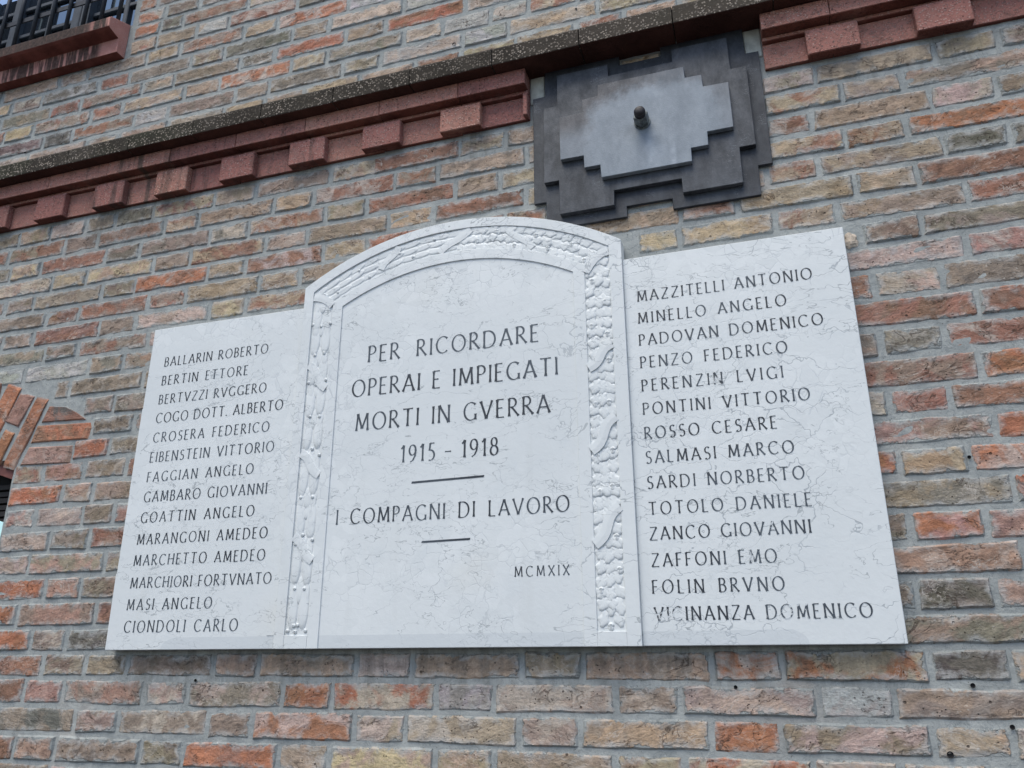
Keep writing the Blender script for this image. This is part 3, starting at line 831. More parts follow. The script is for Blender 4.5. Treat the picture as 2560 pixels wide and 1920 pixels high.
b 30330 -13325 31567 -13323 31567 -12756 30330 -12745
r 31642 -13342 34110 -13340 34110 -12737 31642 -12742
b 34198 -13324 35967 -13331 35967 -12752 34198 -12747
tp -19965 -13587 -18706 -13589 -18706 -12997 -19965 -12980
k -18637 -13590 -17538 -13583 -17538 -12991 -18637 -12989
bt -19965 -12906 -17379 -12907 -17379 -12312 -19965 -12295
r -17302 -12917 -16126 -12907 -16126 -12315 -17302 -12299
bt -16060 -12905 -13692 -12908 -13692 -12297 -16060 -12296
b -13615 -12916 -12459 -12917 -12459 -12296 -13615 -12298
k -12397 -12906 -9847 -12905 -9847 -12296 -12397 -12296
tb -9779 -12919 -8477 -12913 -8477 -12313 -9779 -12297
b -8408 -12918 -5878 -12917 -5878 -12298 -8408 -12308
p -5798 -12898 -4524 -12907 -4524 -12291 -5798 -12302
rb -4456 -12893 -2057 -12879 -2057 -12287 -4456 -12287
w -1980 -12879 -791 -12862 -791 -12265 -1980 -12273
rb -715 -12872 1633 -12842 1633 -12261 -715 -12257
t 1714 -12861 2858 -12851 2858 -12248 1714 -12261
k 2939 -12834 5390 -12817 5390 -12220 2939 -12248
pt 5462 -12828 6692 -12807 6692 -12203 5462 -12216
b 6771 -12807 9271 -12795 9271 -12178 6771 -12202
tp 9359 -12775 10534 -12785 10534 -12174 9359 -12190
y 10604 -12766 13057 -12751 13057 -12168 10604 -12168
b 13138 -12754 14341 -12733 14341 -12151 13138 -12159
rb 14424 -12735 16777 -12721 16777 -12127 14424 -12151
w 16860 -12722 18039 -12719 18039 -12129 16860 -12142
o 18121 -12711 20711 -12699 20711 -12091 18121 -12132
g 20797 -12685 22033 -12678 22033 -12082 20797 -12111
pt 22121 -12676 24564 -12666 24564 -12066 22121 -12083
g 24648 -12672 25908 -12660 25908 -12086 24648 -12072
tp 25982 -12669 28565 -12665 28565 -12078 25982 -12088
bt 28645 -12674 29865 -12653 29865 -12086 28645 -12072
w 29945 -12668 32276 -12674 32276 -12085 29945 -12075
o 32354 -12659 33537 -12676 33537 -12080 32354 -12088
b 33633 -12664 35960 -12661 35960 -12080 33633 -12071
t -19954 -12912 -17538 -12900 -17538 -12315 -19954 -12294
w -19957 -12230 -18802 -12236 -18802 -11614 -19957 -11619
pt -18716 -12219 -16226 -12222 -16226 -11620 -18716 -11621
o -16134 -12236 -14993 -12218 -14993 -11633 -16134 -11628
k -14915 -12228 -12523 -12226 -12523 -11631 -14915 -11632
pt -12449 -12216 -11287 -12219 -11287 -11628 -12449 -11630
tp -11210 -12226 -8729 -12235 -8729 -11612 -11210 -11614
w -8662 -12233 -7403 -12232 -7403 -11623 -8662 -11617
g -7324 -12224 -4990 -12213 -4990 -11626 -7324 -11628
b -4907 -12215 -3676 -12219 -3676 -11605 -4907 -11618
bt -3582 -12221 -1250 -12182 -1250 -11585 -3582 -11613
p -1169 -12196 109 -12180 109 -11592 -1169 -11587
y 2791 -12150 4049 -12143 4049 -11552 2791 -11574
p 4139 -12139 6691 -12120 6691 -11540 4139 -11542
r 6782 -12130 8014 -12111 8014 -11534 6782 -11535
k 8098 -12123 10463 -12105 10463 -11495 8098 -11532
bt 10528 -12101 11763 -12099 11763 -11500 10528 -11516
rb 11844 -12081 14297 -12080 14297 -11472 11844 -11485
tb 14370 -12068 15540 -12070 15540 -11470 14370 -11469
t 15624 -12068 17911 -12039 17911 -11443 15624 -11460
tp 17999 -12045 19207 -12027 19207 -11440 17999 -11463
tb 19288 -12039 21823 -12002 21823 -11418 19288 -11437
t 21910 -12019 23122 -11994 23122 -11418 21910 -11434
o 23219 -11990 25523 -11985 25523 -11415 23219 -11419
r 25605 -11991 26822 -12004 26822 -11407 25605 -11415
bt 26905 -12002 29435 -11999 29435 -11411 26905 -11411
bt 29501 -12008 30732 -11993 30732 -11413 29501 -11417
t 30821 -11990 33347 -11988 33347 -11405 30821 -11399
t 33425 -11989 34568 -11990 34568 -11421 33425 -11400
w 34638 -11993 35960 -11993 35960 -11409 34638 -11415
t -19954 -12226 -18753 -12223 -18753 -11625 -19954 -11620
k -18662 -12231 -17549 -12229 -17549 -11623 -18662 -11619
pt -19967 -11537 -17576 -11539 -17576 -10931 -19967 -10928
pt -17501 -11544 -16337 -11548 -16337 -10943 -17501 -10946
y -16250 -11552 -13755 -11554 -13755 -10931 -16250 -10930
t -13669 -11546 -12429 -11552 -12429 -10933 -13669 -10949
tp -12356 -11545 -9840 -11550 -9840 -10932 -12356 -10929
y -9754 -11552 -8522 -11546 -8522 -10950 -9754 -10936
tb -8448 -11538 -6102 -11554 -6102 -10936 -8448 -10943
r -6024 -11549 -4864 -11528 -4864 -10941 -6024 -10936
tb -4790 -11538 -2346 -11529 -2346 -10917 -4790 -10935
pt -2256 -11520 -1098 -11508 -1098 -10912 -2256 -10907
tp -1028 -11506 1423 -11494 1423 -10886 -1028 -10912
tb 1506 -11487 2678 -11492 2678 -10892 1506 -10885
b 2769 -11473 5113 -11456 5113 -10876 2769 -10884
r 5195 -11474 6464 -11459 6464 -10858 5195 -10878
w 6555 -11458 8846 -11443 8846 -10847 6555 -10854
b 8933 -11444 10069 -11418 10069 -10841 8933 -10840
p 10143 -11431 12689 -11404 12689 -10810 10143 -10844
bt 12775 -11399 13978 -11408 13978 -10812 12775 -10810
pt 14061 -11411 16513 -11375 16513 -10800 14061 -10818
y 16608 -11376 17882 -11383 17882 -10773 16608 -10788
tb 17976 -11363 20549 -11365 20549 -10764 17976 -10794
rb 20621 -11351 21879 -11337 21879 -10754 20621 -10762
b 21959 -11341 24442 -11334 24442 -10751 21959 -10763
pt 24507 -11321 25746 -11332 25746 -10752 24507 -10744
o 25819 -11335 28201 -11319 28201 -10747 25819 -10731
b 28280 -11333 29505 -11327 29505 -10745 28280 -10753
g 29589 -11334 31939 -11319 31939 -10738 29589 -10738
w 32031 -11329 33250 -11329 33250 -10734 32031 -10751
k 33336 -11333 35968 -11328 35968 -10736 33336 -10735
pt -19955 -11542 -17545 -11548 -17545 -10946 -19955 -10941
b -19955 -10871 -17374 -10857 -17374 -10251 -19955 -10265
bt -17294 -10868 -16104 -10859 -16104 -10252 -17294 -10265
t -16039 -10858 -13446 -10863 -13446 -10248 -16039 -10257
tp -13366 -10854 -12234 -10866 -12234 -10263 -13366 -10260
y -12163 -10868 -9621 -10852 -9621 -10249 -12163 -10264
o -9535 -10856 -8403 -10868 -8403 -10248 -9535 -10262
g -8311 -10854 -5916 -10849 -5916 -10259 -8311 -10250
b -5850 -10868 -4610 -10841 -4610 -10245 -5850 -10265
rb -4535 -10863 -1933 -10830 -1933 -10239 -4535 -10251
b -1851 -10834 -598 -10821 -598 -10229 -1851 -10233
b 2041 -10809 3305 -10803 3305 -10195 2041 -10197
t 3400 -10798 5825 -10785 5825 -10176 3400 -10194
pt 5906 -10774 7087 -10786 7087 -10178 5906 -10196
rb 7167 -10769 9694 -10747 9694 -10167 7167 -10177
o 9786 -10750 11036 -10754 11036 -10165 9786 -10171
t 11110 -10754 13527 -10738 13527 -10143 11110 -10150
b 13613 -10727 14824 -10726 14824 -10126 13613 -10136
r 14904 -10716 17453 -10716 17453 -10108 14904 -10123
w 17530 -10701 18763 -10699 18763 -10115 17530 -10119
tb 18845 -10707 21361 -10683 21361 -10094 18845 -10108
b 21434 -10670 22595 -10678 22595 -10084 21434 -10081
pt 22673 -10683 25245 -10663 25245 -10065 22673 -10075
pt 25316 -10650 26491 -10656 26491 -10081 25316 -10073
pt 26572 -10652 29162 -10653 29162 -10075 26572 -10063
g 29246 -10670 30425 -10653 30425 -10082 29246 -10074
tp 30506 -10651 32863 -10654 32863 -10077 30506 -10064
r 32956 -10668 34078 -10666 34078 -10066 32956 -10083
pt 34166 -10651 35961 -10650 35961 -10065 34166 -10076
b -19961 -10866 -17547 -10863 -17547 -10266 -19961 -10258
p -19959 -10187 -17644 -10169 -17644 -9565 -19959 -9568
pt -17563 -10182 -16321 -10188 -16321 -9572 -17563 -9573
b -16240 -10171 -13801 -10173 -13801 -9585 -16240 -9579
bt -13714 -10176 -12547 -10175 -12547 -9571 -13714 -9566
t -12451 -10180 -9869 -10173 -9869 -9582 -12451 -9582
rb -9786 -10185 -8617 -10189 -8617 -9577 -9786 -9587
k -8539 -10174 -6213 -10175 -6213 -9576 -8539 -9586
g -6123 -10170 -4859 -10164 -4859 -9572 -6123 -9583
y -4792 -10180 -2459 -10165 -2459 -9556 -4792 -9575
t -2361 -10164 -1135 -10158 -1135 -9545 -2361 -9547
w -1054 -10145 1463 -10132 1463 -9522 -1054 -9538
r 1552 -10132 2777 -10129 2777 -9529 1552 -9532
o 2853 -10115 5322 -10102 5322 -9506 2853 -9524
w 5401 -10117 6660 -10108 6660 -9508 5401 -9518
t 6738 -10099 9285 -10090 9285 -9497 6738 -9498
b 9369 -10093 10615 -10067 10615 -9474 9369 -9496
o 10685 -10082 13272 -10058 13272 -9464 10685 -9480
r 13350 -10057 14587 -10053 14587 -9468 13350 -9464
o 14664 -10047 17248 -10035 17248 -9442 14664 -9455
p 17322 -10025 18474 -10040 18474 -9444 17322 -9445
g 18538 -10032 20961 -10015 20961 -9414 18538 -9443
k 21032 -10024 22252 -10010 22252 -9424 21032 -9432
tb 22317 -10010 24740 -10000 24740 -9397 22317 -9410
b 24823 -9992 26070 -9990 26070 -9407 24823 -9401
p 26153 -9996 28499 -10001 28499 -9407 26153 -9408
g 28575 -9991 29739 -10001 29739 -9401 28575 -9402
o 29817 -9991 32402 -10005 32402 -9405 29817 -9416
tp 32487 -10004 33671 -9988 33671 -9411 32487 -9408
p 33755 -9999 35959 -10003 35959 -9399 33755 -9398
tp -19956 -10189 -17537 -10189 -17537 -9573 -19956 -9568
p -4739 -9486 -2443 -9467 -2443 -8861 -4739 -8874
y -2352 -9461 -1100 -9455 -1100 -8859 -2352 -8875
w 1639 -9440 2913 -9434 2913 -8855 1639 -8859
t 2992 -9435 5531 -9437 5531 -8834 2992 -8848
g 5609 -9433 6890 -9414 6890 -8822 5609 -8831
b 6969 -9418 9375 -9410 9375 -8816 6969 -8837
bt 9461 -9408 10701 -9400 10701 -8797 9461 -8818
pt 10780 -9392 13284 -9400 13284 -8784 10780 -8799
p 13371 -9379 14613 -9382 14613 -8787 13371 -8794
g 14688 -9378 17079 -9364 17079 -8768 14688 -8782
b 17155 -9367 18301 -9372 18301 -8773 17155 -8784
o 18385 -9369 20715 -9339 20715 -8759 18385 -8775
rb 20800 -9339 21933 -9331 21933 -8746 20800 -8748
k 22018 -9346 24385 -9338 24385 -8732 22018 -8742
o 24466 -9333 25597 -9326 25597 -8735 24466 -8752
p 25678 -9320 28090 -9321 28090 -8741 25678 -8740
b 28162 -9322 29325 -9339 29325 -8749 28162 -8751
r 29393 -9338 31754 -9316 31754 -8750 29393 -8742
k 31818 -9320 33030 -9335 33030 -8744 31818 -8740
t 33096 -9330 35957 -9337 35957 -8740 33096 -8736
o -19959 -9497 -18692 -9502 -18692 -8898 -19959 -8894
r -18623 -9490 -17544 -9499 -17544 -8900 -18623 -8882
t -4742 -8793 -3615 -8802 -3615 -8195 -4742 -8194
rb -3518 -8808 -1057 -8789 -1057 -8179 -3518 -8198
rb -987 -8775 218 -8789 218 -8176 -987 -8175
o 300 -8767 2610 -8757 2610 -8174 300 -8167
t 2708 -8769 3853 -8751 3853 -8154 2708 -8165
t 3940 -8754 6391 -8738 6391 -8164 3940 -8165
tp 6480 -8745 7743 -8740 7743 -8139 6480 -8148
b 7811 -8750 10369 -8725 10369 -8144 7811 -8137
w 10456 -8725 11735 -8730 11735 -8119 10456 -8129
t 11808 -8727 14144 -8718 14144 -8123 11808 -8136
r 14231 -8703 15466 -8702 15466 -8119 14231 -8126
r 15547 -8707 18108 -8690 18108 -8111 15547 -8116
w 18177 -8700 19406 -8694 19406 -8087 18177 -8108
w 19488 -8675 21936 -8681 21936 -8077 19488 -8090
r 22015 -8669 23287 -8658 23287 -8086 22015 -8090
k 23360 -8655 25682 -8659 25682 -8074 23360 -8071
pt 25749 -8653 26984 -8669 26984 -8081 25749 -8083
tb 27064 -8648 29379 -8653 29379 -8070 27064 -8066
tb 29445 -8665 30592 -8662 30592 -8073 29445 -8083
rb 30675 -8661 33056 -8668 33056 -8069 30675 -8073
rb 33131 -8666 34406 -8650 34406 -8061 33131 -8073
pt 34491 -8651 35965 -8664 35965 -8076 34491 -8081
b -19962 -8823 -17531 -8816 -17531 -8215 -19962 -8205
tb -4743 -8115 -3538 -8124 -3538 -7522 -4743 -7512
o -3447 -8112 -1122 -8095 -1122 -7506 -3447 -7503
o -1052 -8103 192 -8105 192 -7503 -1052 -7505
tp 268 -8109 2704 -8081 2704 -7491 268 -7487
b 2796 -8079 4021 -8082 4021 -7491 2796 -7492
t 4113 -8085 6541 -8082 6541 -7487 4113 -7480
tp 6617 -8074 7891 -8058 7891 -7463 6617 -7486
o 7964 -8075 10423 -8043 10423 -7470 7964 -7462
g 10498 -8045 11648 -8053 11648 -7461 10498 -7459
g 11728 -8057 14206 -8039 14206 -7451 11728 -7452
b 14287 -8028 15498 -8040 15498 -7448 14287 -7447
r 15581 -8035 17881 -8023 17881 -7422 15581 -7452
w 17970 -8017 19188 -8009 19188 -7437 17970 -7437
w 19272 -8013 21758 -8010 21758 -7423 19272 -7426
tp 21822 -8015 23031 -7991 23031 -7420 21822 -7416
g 23121 -8009 25482 -7986 25482 -7406 23121 -7403
bt 25561 -7996 26721 -7985 26721 -7401 25561 -7415
b 26797 -7982 29275 -7981 29275 -7398 26797 -7402
p 29357 -7996 30572 -7982 30572 -7403 29357 -7395
o 30648 -7999 33233 -8004 33233 -7396 30648 -7405
y 33313 -8001 34554 -7988 34554 -7406 33313 -7400
t 34626 -7981 35969 -8000 35969 -7413 34626 -7403
r -19957 -8124 -18780 -8134 -18780 -7519 -19957 -7529
tp -18703 -8129 -17548 -8129 -17548 -7523 -18703 -7525
k -4735 -7439 -3563 -7436 -3563 -6831 -4735 -6840
b -3479 -7433 -1135 -7421 -1135 -6831 -3479 -6841
k -1061 -7416 181 -7420 181 -6816 -1061 -6829
t 269 -7411 2816 -7416 2816 -6818 269 -6827
r 2895 -7401 4043 -7404 4043 -6810 2895 -6802
b 4128 -7410 6567 -7396 6567 -6790 4128 -6798
o 6656 -7392 7915 -7389 7915 -6801 6656 -6790
pt 7995 -7381 10352 -7369 10352 -6791 7995 -6804
o 10417 -7391 11619 -7381 11619 -6791 10417 -6784
o 11695 -7367 14104 -7361 14104 -6774 11695 -6771
tb 14175 -7374 15458 -7363 15458 -6762 14175 -6778
k 15543 -7351 17990 -7346 17990 -6758 15543 -6775
b 18062 -7362 19209 -7344 19209 -6747 18062 -6760
t 19280 -7354 21584 -7344 21584 -6742 19280 -6754
b 21653 -7347 22897 -7336 22897 -6751 21653 -6742
k 22987 -7338 25341 -7336 25341 -6727 22987 -6746
pt 25407 -7322 26623 -7328 26623 -6726 25407 -6731
k 26708 -7318 29031 -7335 29031 -6744 26708 -6730
tb 29122 -7330 30261 -7313 30261 -6727 29122 -6742
k 30339 -7319 32702 -7313 32702 -6726 30339 -6728
y 32773 -7317 33977 -7331 33977 -6743 32773 -6727
b 34054 -7318 35957 -7326 35957 -6736 34054 -6728
w -19952 -7457 -18752 -7440 -18752 -6850 -19952 -6849
b -18666 -7437 -17533 -7456 -17533 -6848 -18666 -6850
y -4748 -6766 -2304 -6742 -2304 -6152 -4748 -6159
pt -2236 -6747 -989 -6746 -989 -6154 -2236 -6151
tb 1566 -6724 2838 -6733 2838 -6129 1566 -6148
pt 2921 -6739 5237 -6727 5237 -6117 2921 -6126
tp 5318 -6713 6580 -6725 6580 -6122 5318 -6137
tb 6674 -6729 9180 -6706 9180 -6122 6674 -6115
p 9246 -6719 10449 -6718 10449 -6119 9246 -6119
t 10524 -6714 13064 -6700 13064 -6093 10524 -6116
k 13154 -6707 14318 -6685 14318 -6090 13154 -6105
pt 14412 -6697 16719 -6682 16719 -6095 14412 -6102
o 16794 -6680 18050 -6686 18050 -6099 16794 -6088
w 18124 -6689 20599 -6677 20599 -6078 18124 -6090
tp 20692 -6681 21854 -6675 21854 -6084 20692 -6084
bt 21921 -6663 24502 -6656 24502 -6069 21921 -6078
o 24584 -6666 25795 -6660 25795 -6064 24584 -6075
b 25881 -6657 28317 -6650 28317 -6073 25881 -6066
k 28394 -6650 29597 -6653 29597 -6062 28394 -6076
y 29666 -6649 32240 -6663 32240 -6078 29666 -6059
k 32315 -6665 33476 -6648 33476 -6072 32315 -6077
tp 33555 -6667 35963 -6656 35963 -6059 33555 -6081
bt -19961 -6773 -18717 -6760 -18717 -6159 -19961 -6166
k -18631 -6757 -17539 -6770 -17539 -6173 -18631 -6169
tb -4731 -6077 -2212 -6072 -2212 -5469 -4731 -5461
y -2126 -6062 -898 -6060 -898 -5454 -2126 -5462
bt 1818 -6057 3087 -6049 3087 -5445 1818 -5454
r 3157 -6052 5714 -6036 5714 -5460 3157 -5457
rb 5791 -6054 6927 -6045 6927 -5447 5791 -5455
t 7013 -6033 9533 -6026 9533 -5434 7013 -5451
rb 9611 -6023 10876 -6033 10876 -5436 9611 -5441
r 10954 -6028 13429 -6013 13429 -5428 10954 -5432
b 13495 -6012 14739 -6021 14739 -5438 13495 -5434
y 14812 -6029 17135 -6025 17135 -5415 14812 -5429
bt 17231 -6015 18398 -5998 18398 -5426 17231 -5421
g 18463 -6014 20785 -5991 20785 -5419 18463 -5417
b 20868 -6006 22019 -5999 22019 -5413 20868 -5410
p 22089 -6011 24552 -5987 24552 -5414 22089 -5415
tp 24632 -5995 25905 -5993 25905 -5403 24632 -5411
r 25987 -5989 28382 -5997 28382 -5395 25987 -5411
t 28462 -5995 29642 -5996 29642 -5396 28462 -5397
pt 29736 -5992 32243 -5978 32243 -5406 29736 -5408
y 32338 -5989 33558 -5984 33558 -5392 32338 -5394
r 33636 -5982 35955 -5979 35955 -5406 33636 -5397
k -19964 -6080 -17531 -6082 -17531 -5476 -19964 -5489
y -4737 -5398 -2420 -5392 -2420 -4794 -4737 -4783
y -2356 -5382 -1217 -5375 -1217 -4789 -2356 -4782
rb -1124 -5378 1274 -5378 1274 -4779 -1124 -4777
b 1348 -5379 2586 -5376 2586 -4770 1348 -4790
rb 2672 -5372 5193 -5361 5193 -4776 2672 -4779
tb 5274 -5376 6497 -5359 6497 -4775 5274 -4772
pt 6583 -5368 9129 -5350 9129 -4763 6583 -4758
t 9202 -5351 10344 -5347 10344 -4769 9202 -4774
bt 10428 -5367 12784 -5355 12784 -4758 10428 -4759
tp 12860 -5343 14124 -5346 14124 -4751 12860 -4765
k 14202 -5353 16747 -5335 16747 -4762 14202 -4745
rb 16841 -5346 18024 -5339 18024 -4757 16841 -4761
g 18121 -5333 20484 -5335 20484 -4735 18121 -4738
y 20569 -5337 21724 -5322 21724 -4747 20569 -4755
y 21806 -5323 24203 -5316 24203 -4730 21806 -4733
y 24289 -5326 25525 -5319 25525 -4744 24289 -4735
w 25620 -5322 27954 -5327 27954 -4730 25620 -4744
t 28043 -5310 29316 -5324 29316 -4743 28043 -4731
o 29386 -5327 31925 -5323 31925 -4737 29386 -4746
t 32003 -5319 33139 -5313 33139 -4746 32003 -4735
tp 33223 -5314 35963 -5311 35963 -4735 33223 -4739
w -19960 -5402 -17539 -5399 -17539 -4788 -19960 -4807
bt -4733 -4710 -3595 -4711 -3595 -4113 -4733 -4116
tp -3509 -4699 -1189 -4698 -1189 -4105 -3509 -4100
rb -1116 -4716 51 -4696 51 -4105 -1116 -4109
p 138 -4696 2660 -4694 2660 -4095 138 -4103
g 2740 -4706 4001 -4685 4001 -4087 2740 -4101
pt 4080 -4686 6459 -4681 6459 -4083 4080 -4096
tb 6539 -4701 7660 -4696 7660 -4103 6539 -4106
t 7742 -4689 10220 -4688 10220 -4095 7742 -4090
pt 10305 -4682 11494 -4685 11494 -4096 10305 -4098
y 11577 -4679 13985 -4688 13985 -4072 11577 -4092
bt 14065 -4669 15218 -4666 15218 -4076 14065 -4079
w 15296 -4682 17630 -4665 17630 -4084 15296 -4072
b 17717 -4677 18898 -4668 18898 -4088 17717 -4079
tp 18989 -4678 21337 -4657 21337 -4070 18989 -4077
k 21407 -4656 22687 -4671 22687 -4075 21407 -4071
rb 22763 -4667 25236 -4647 25236 -4059 22763 -4081
tb 25328 -4650 26540 -4643 26540 -4065 25328 -4069
k 26628 -4643 29050 -4646 29050 -4071 26628 -4068
b 29140 -4666 30374 -4653 30374 -4078 29140 -4077
r 30466 -4658 32892 -4645 32892 -4058 30466 -4068
o 32976 -4665 34120 -4650 34120 -4068 32976 -4062
pt 34202 -4656 35960 -4643 35960 -4078 34202 -4060
b -19969 -4719 -18686 -4707 -18686 -4110 -19969 -4118
tp -18593 -4709 -17548 -4714 -17548 -4111 -18593 -4105
b -4748 -4025 -2352 -4035 -2352 -3438 -4748 -3439
pt -2269 -4038 -1085 -4025 -1085 -3417 -2269 -3431
bt -998 -4023 1488 -4028 1488 -3434 -998 -3418
p 1574 -4017 2708 -4021 2708 -3432 1574 -3412
tp 2783 -4023 5150 -4014 5150 -3424 2783 -3417
y 5241 -4007 6387 -4023 6387 -3426 5241 -3413
tb 6476 -4012 8900 -4020 8900 -3411 6476 -3430
p 8982 -4019 10158 -4015 10158 -3412 8982 -3410
y 10235 -3998 12739 -4008 12739 -3403 10235 -3423
w 12809 -4017 14036 -3999 14036 -3418 12809 -3409
rb 14110 -3996 16456 -3997 16456 -3408 14110 -3404
k 16549 -4000 17750 -4008 17750 -3409 16549 -3404
w 17834 -3990 20352 -3995 20352 -3409 17834 -3413
b 20429 -3994 21593 -3986 21593 -3393 20429 -3396
tb 21671 -3995 24184 -3996 24184 -3403 21671 -3414
bt 24267 -3980 25427 -3989 25427 -3397 24267 -3403
b 25503 -3982 27913 -3979 27913 -3389 25503 -3392
t 27994 -3991 29249 -3979 29249 -3402 27994 -3398
r 29316 -3994 31749 -3978 31749 -3394 29316 -3406
pt 31821 -3977 33054 -3989 33054 -3397 31821 -3409
k 33135 -3978 35955 -3982 35955 -3404 33135 -3409
g -19957 -4037 -17534 -4029 -17534 -3427 -19957 -3435
b 1246 -3346 2552 -3340 2552 -2751 1246 -2756
p 2640 -3339 4961 -3337 4961 -2752 2640 -2754
t 5037 -3341 6949 -3331 6949 -2741 5037 -2754
b 7015 -3332 8287 -3340 8287 -2752 7015 -2730
p 8381 -3334 10312 -3329 10312 -2733 8381 -2736
b 10376 -3328 11509 -3326 11509 -2737 10376 -2731
t 11590 -3342 13645 -3343 13645 -2739 11590 -2742
b 13732 -3329 15140 -3325 15140 -2732 13732 -2737
b 15203 -3328 16576 -3320 16576 -2739 15203 -2747
r 16655 -3329 17547 -3332 17547 -2726 16655 -2726
p 17630 -3328 19133 -3317 19133 -2726 17630 -2745
t 19205 -3320 20496 -3329 20496 -2743 19205 -2735
b 20584 -3313 21672 -3328 21672 -2733 20584 -2725
y 21756 -3333 24200 -3324 24200 -2745 21756 -2732
o 24272 -3333 25422 -3327 25422 -2734 24272 -2739
y 25486 -3318 27876 -3315 27876 -2724 25486 -2723
b 27949 -3309 29235 -3328 29235 -2739 27949 -2726
bt 29318 -3324 31726 -3323 31726 -2735 29318 -2734
pt 31806 -3330 33088 -3322 33088 -2721 31806 -2729
pt 33174 -3319 35962 -3318 35962 -2723 33174 -2734
pt -19963 -3362 -18744 -3353 -18744 -2753 -19963 -2757
r -18665 -3351 -17547 -3343 -17547 -2760 -18665 -2739
rb 21673 -2657 22941 -2643 22941 -2056 21673 -2066
r 23016 -2657 25388 -2649 25388 -2063 23016 -2069
g 25461 -2656 26649 -2655 26649 -2054 25461 -2049
rb 26718 -2661 29061 -2662 29061 -2055 26718 -2064
p 29150 -2652 30363 -2651 30363 -2059 29150 -2070
bt 30441 -2650 32775 -2659 32775 -2061 30441 -2068
pt 32859 -2663 34016 -2656 34016 -2066 32859 -2050
tb 34111 -2646 35963 -2652 35963 -2061 34111 -2068
bt -19952 -2659 -18756 -2675 -18756 -2071 -19952 -2054
t -18667 -2667 -17547 -2662 -17547 -2072 -18667 -2071
rb 21560 -1990 22712 -1981 22712 -1378 21560 -1381
o 22798 -1981 25352 -1970 25352 -1385 22798 -1380
o 25439 -1975 26589 -1990 26589 -1389 25439 -1390
y 26662 -1988 29129 -1971 29129 -1394 26662 -1388
r 29221 -1971 30462 -1971 30462 -1380 29221 -1392
tp 30535 -1986 33044 -1968 33044 -1380 30535 -1398
bt 33124 -1970 34296 -1979 34296 -1391 33124 -1395
k 34371 -1977 35955 -1986 35955 -1397 34371 -1397
rb -19964 -1993 -18741 -1975 -18741 -1360 -19964 -1361
p -18662 -1982 -17531 -1978 -17531 -1375 -18662 -1360
r 21701 -1309 22837 -1303 22837 -738 21701 -741
r 22928 -1311 25473 -1296 25473 -734 22928 -743
t 25541 -1299 26738 -1300 26738 -742 25541 -730
p 26826 -1304 29337 -1320 29337 -738 26826 -755
w 29421 -1316 30690 -1304 30690 -736 29421 -738
pt 30767 -1312 33286 -1303 33286 -737 30767 -757
p 33369 -1300 34563 -1319 34563 -741 33369 -744
o 34650 -1319 35952 -1309 35952 -756 34650 -754
r -19950 -1288 -18800 -1293 -18800 -648 -19950 -643
k -18735 -1286 -17533 -1283 -17533 -642 -18735 -652
t 22446 -664 23631 -651 23631 -49 22446 -62
b 23706 -666 26181 -658 26181 -63 23706 -46
y 26258 -664 27452 -677 27452 -58 26258 -54
b 27531 -674 30056 -658 30056 -47 27531 -62
b 30123 -671 31328 -671 31328 -47 30123 -63
o 31421 -677 33982 -672 33982 -63 31421 -54
y 34081 -662 35275 -674 35275 -44 34081 -57
y 35364 -670 35961 -655 35961 -54 35364 -49
w -19964 -579 -18697 -559 -18697 -29 -19964 -32
r -18607 -573 -17538 -570 -17538 -30 -18607 -39
y 22215 41 23479 25 23479 618 22215 618
t 23552 23 26104 26 26104 617 23552 615
pt 26179 33 27331 16 27331 604 26179 599
tb 27412 21 29775 20 29775 604 27412 620
r 29854 35 31055 25 31055 615 29854 597
w 31145 21 33725 15 33725 614 31145 609
k 33800 18 35012 17 35012 612 33800 611
p 35107 35 35956 30 35956 599 35107 618
y -19968 41 -18771 49 -18771 618 -19968 620
tp -18678 61 -17533 43 -17533 633 -18678 631
y 22109 684 23295 680 23295 1273 22109 1272
p 23371 686 25902 680 25902 1276 23371 1284
b 25982 682 27138 679 27138 1279 25982 1273
rb 27211 680 29724 697 29724 1280 27211 1279
t 29812 681 30958 689 30958 1271 29812 1276
rb 31027 683 33519 687 33519 1266 31027 1278
r 33591 696 34749 683 34749 1261 33591 1269
rb 34827 700 35955 699 35955 1263 34827 1270
bt -19964 700 -18735 709 -18735 1336 -19964 1326
pt -18652 698 -17547 702 -17547 1339 -18652 1337
r 22237 1355 24631 1362 24631 1920 22237 1919
o 24696 1344 25877 1364 25877 1901 24696 1914
tp 25958 1341 28343 1340 28343 1895 25958 1902
bt 28424 1341 29632 1341 29632 1914 28424 1899
b 29716 1360 32075 1349 32075 1915 29716 1896
y 32162 1346 33351 1354 33351 1912 32162 1909
b 33429 1355 35967 1346 35967 1911 33429 1908
tb -19969 1402 -18816 1411 -18816 2031 -19969 2035
tp -18746 1422 -17548 1412 -17548 2025 -18746 2027
tp 22365 2009 23576 1999 23576 2593 22365 2597
g 23668 1994 26154 1999 26154 2572 23668 2588
r 26237 1982 27440 1986 27440 2590 26237 2574
y 27507 1978 29918 1985 29918 2587 27507 2588
tb 30000 1989 31173 1975 31173 2574 30000 2586
rb 31241 1981 33700 1972 33700 2568 31241 2573
p 33788 1978 34933 1972 34933 2575 33788 2588
y 35001 1985 35963 1978 35963 2585 35001 2581
bt -19959 2117 -17532 2113 -17532 2718 -19959 2712
o 23024 2674 25581 2661 25581 3261 23024 3261
o 25652 2657 26905 2672 26905 3257 25652 3247
bt 26986 2649 29299 2668 29299 3238 26986 3255
b 29381 2668 30567 2649 30567 3238 29381 3234
g 30640 2666 33225 2668 33225 3237 30640 3239
y 33310 2651 34586 2660 34586 3233 33310 3245
r 34682 2658 35964 2652 35964 3249 34682 3233
r -19956 2792 -17533 2801 -17533 3399 -19956 3400
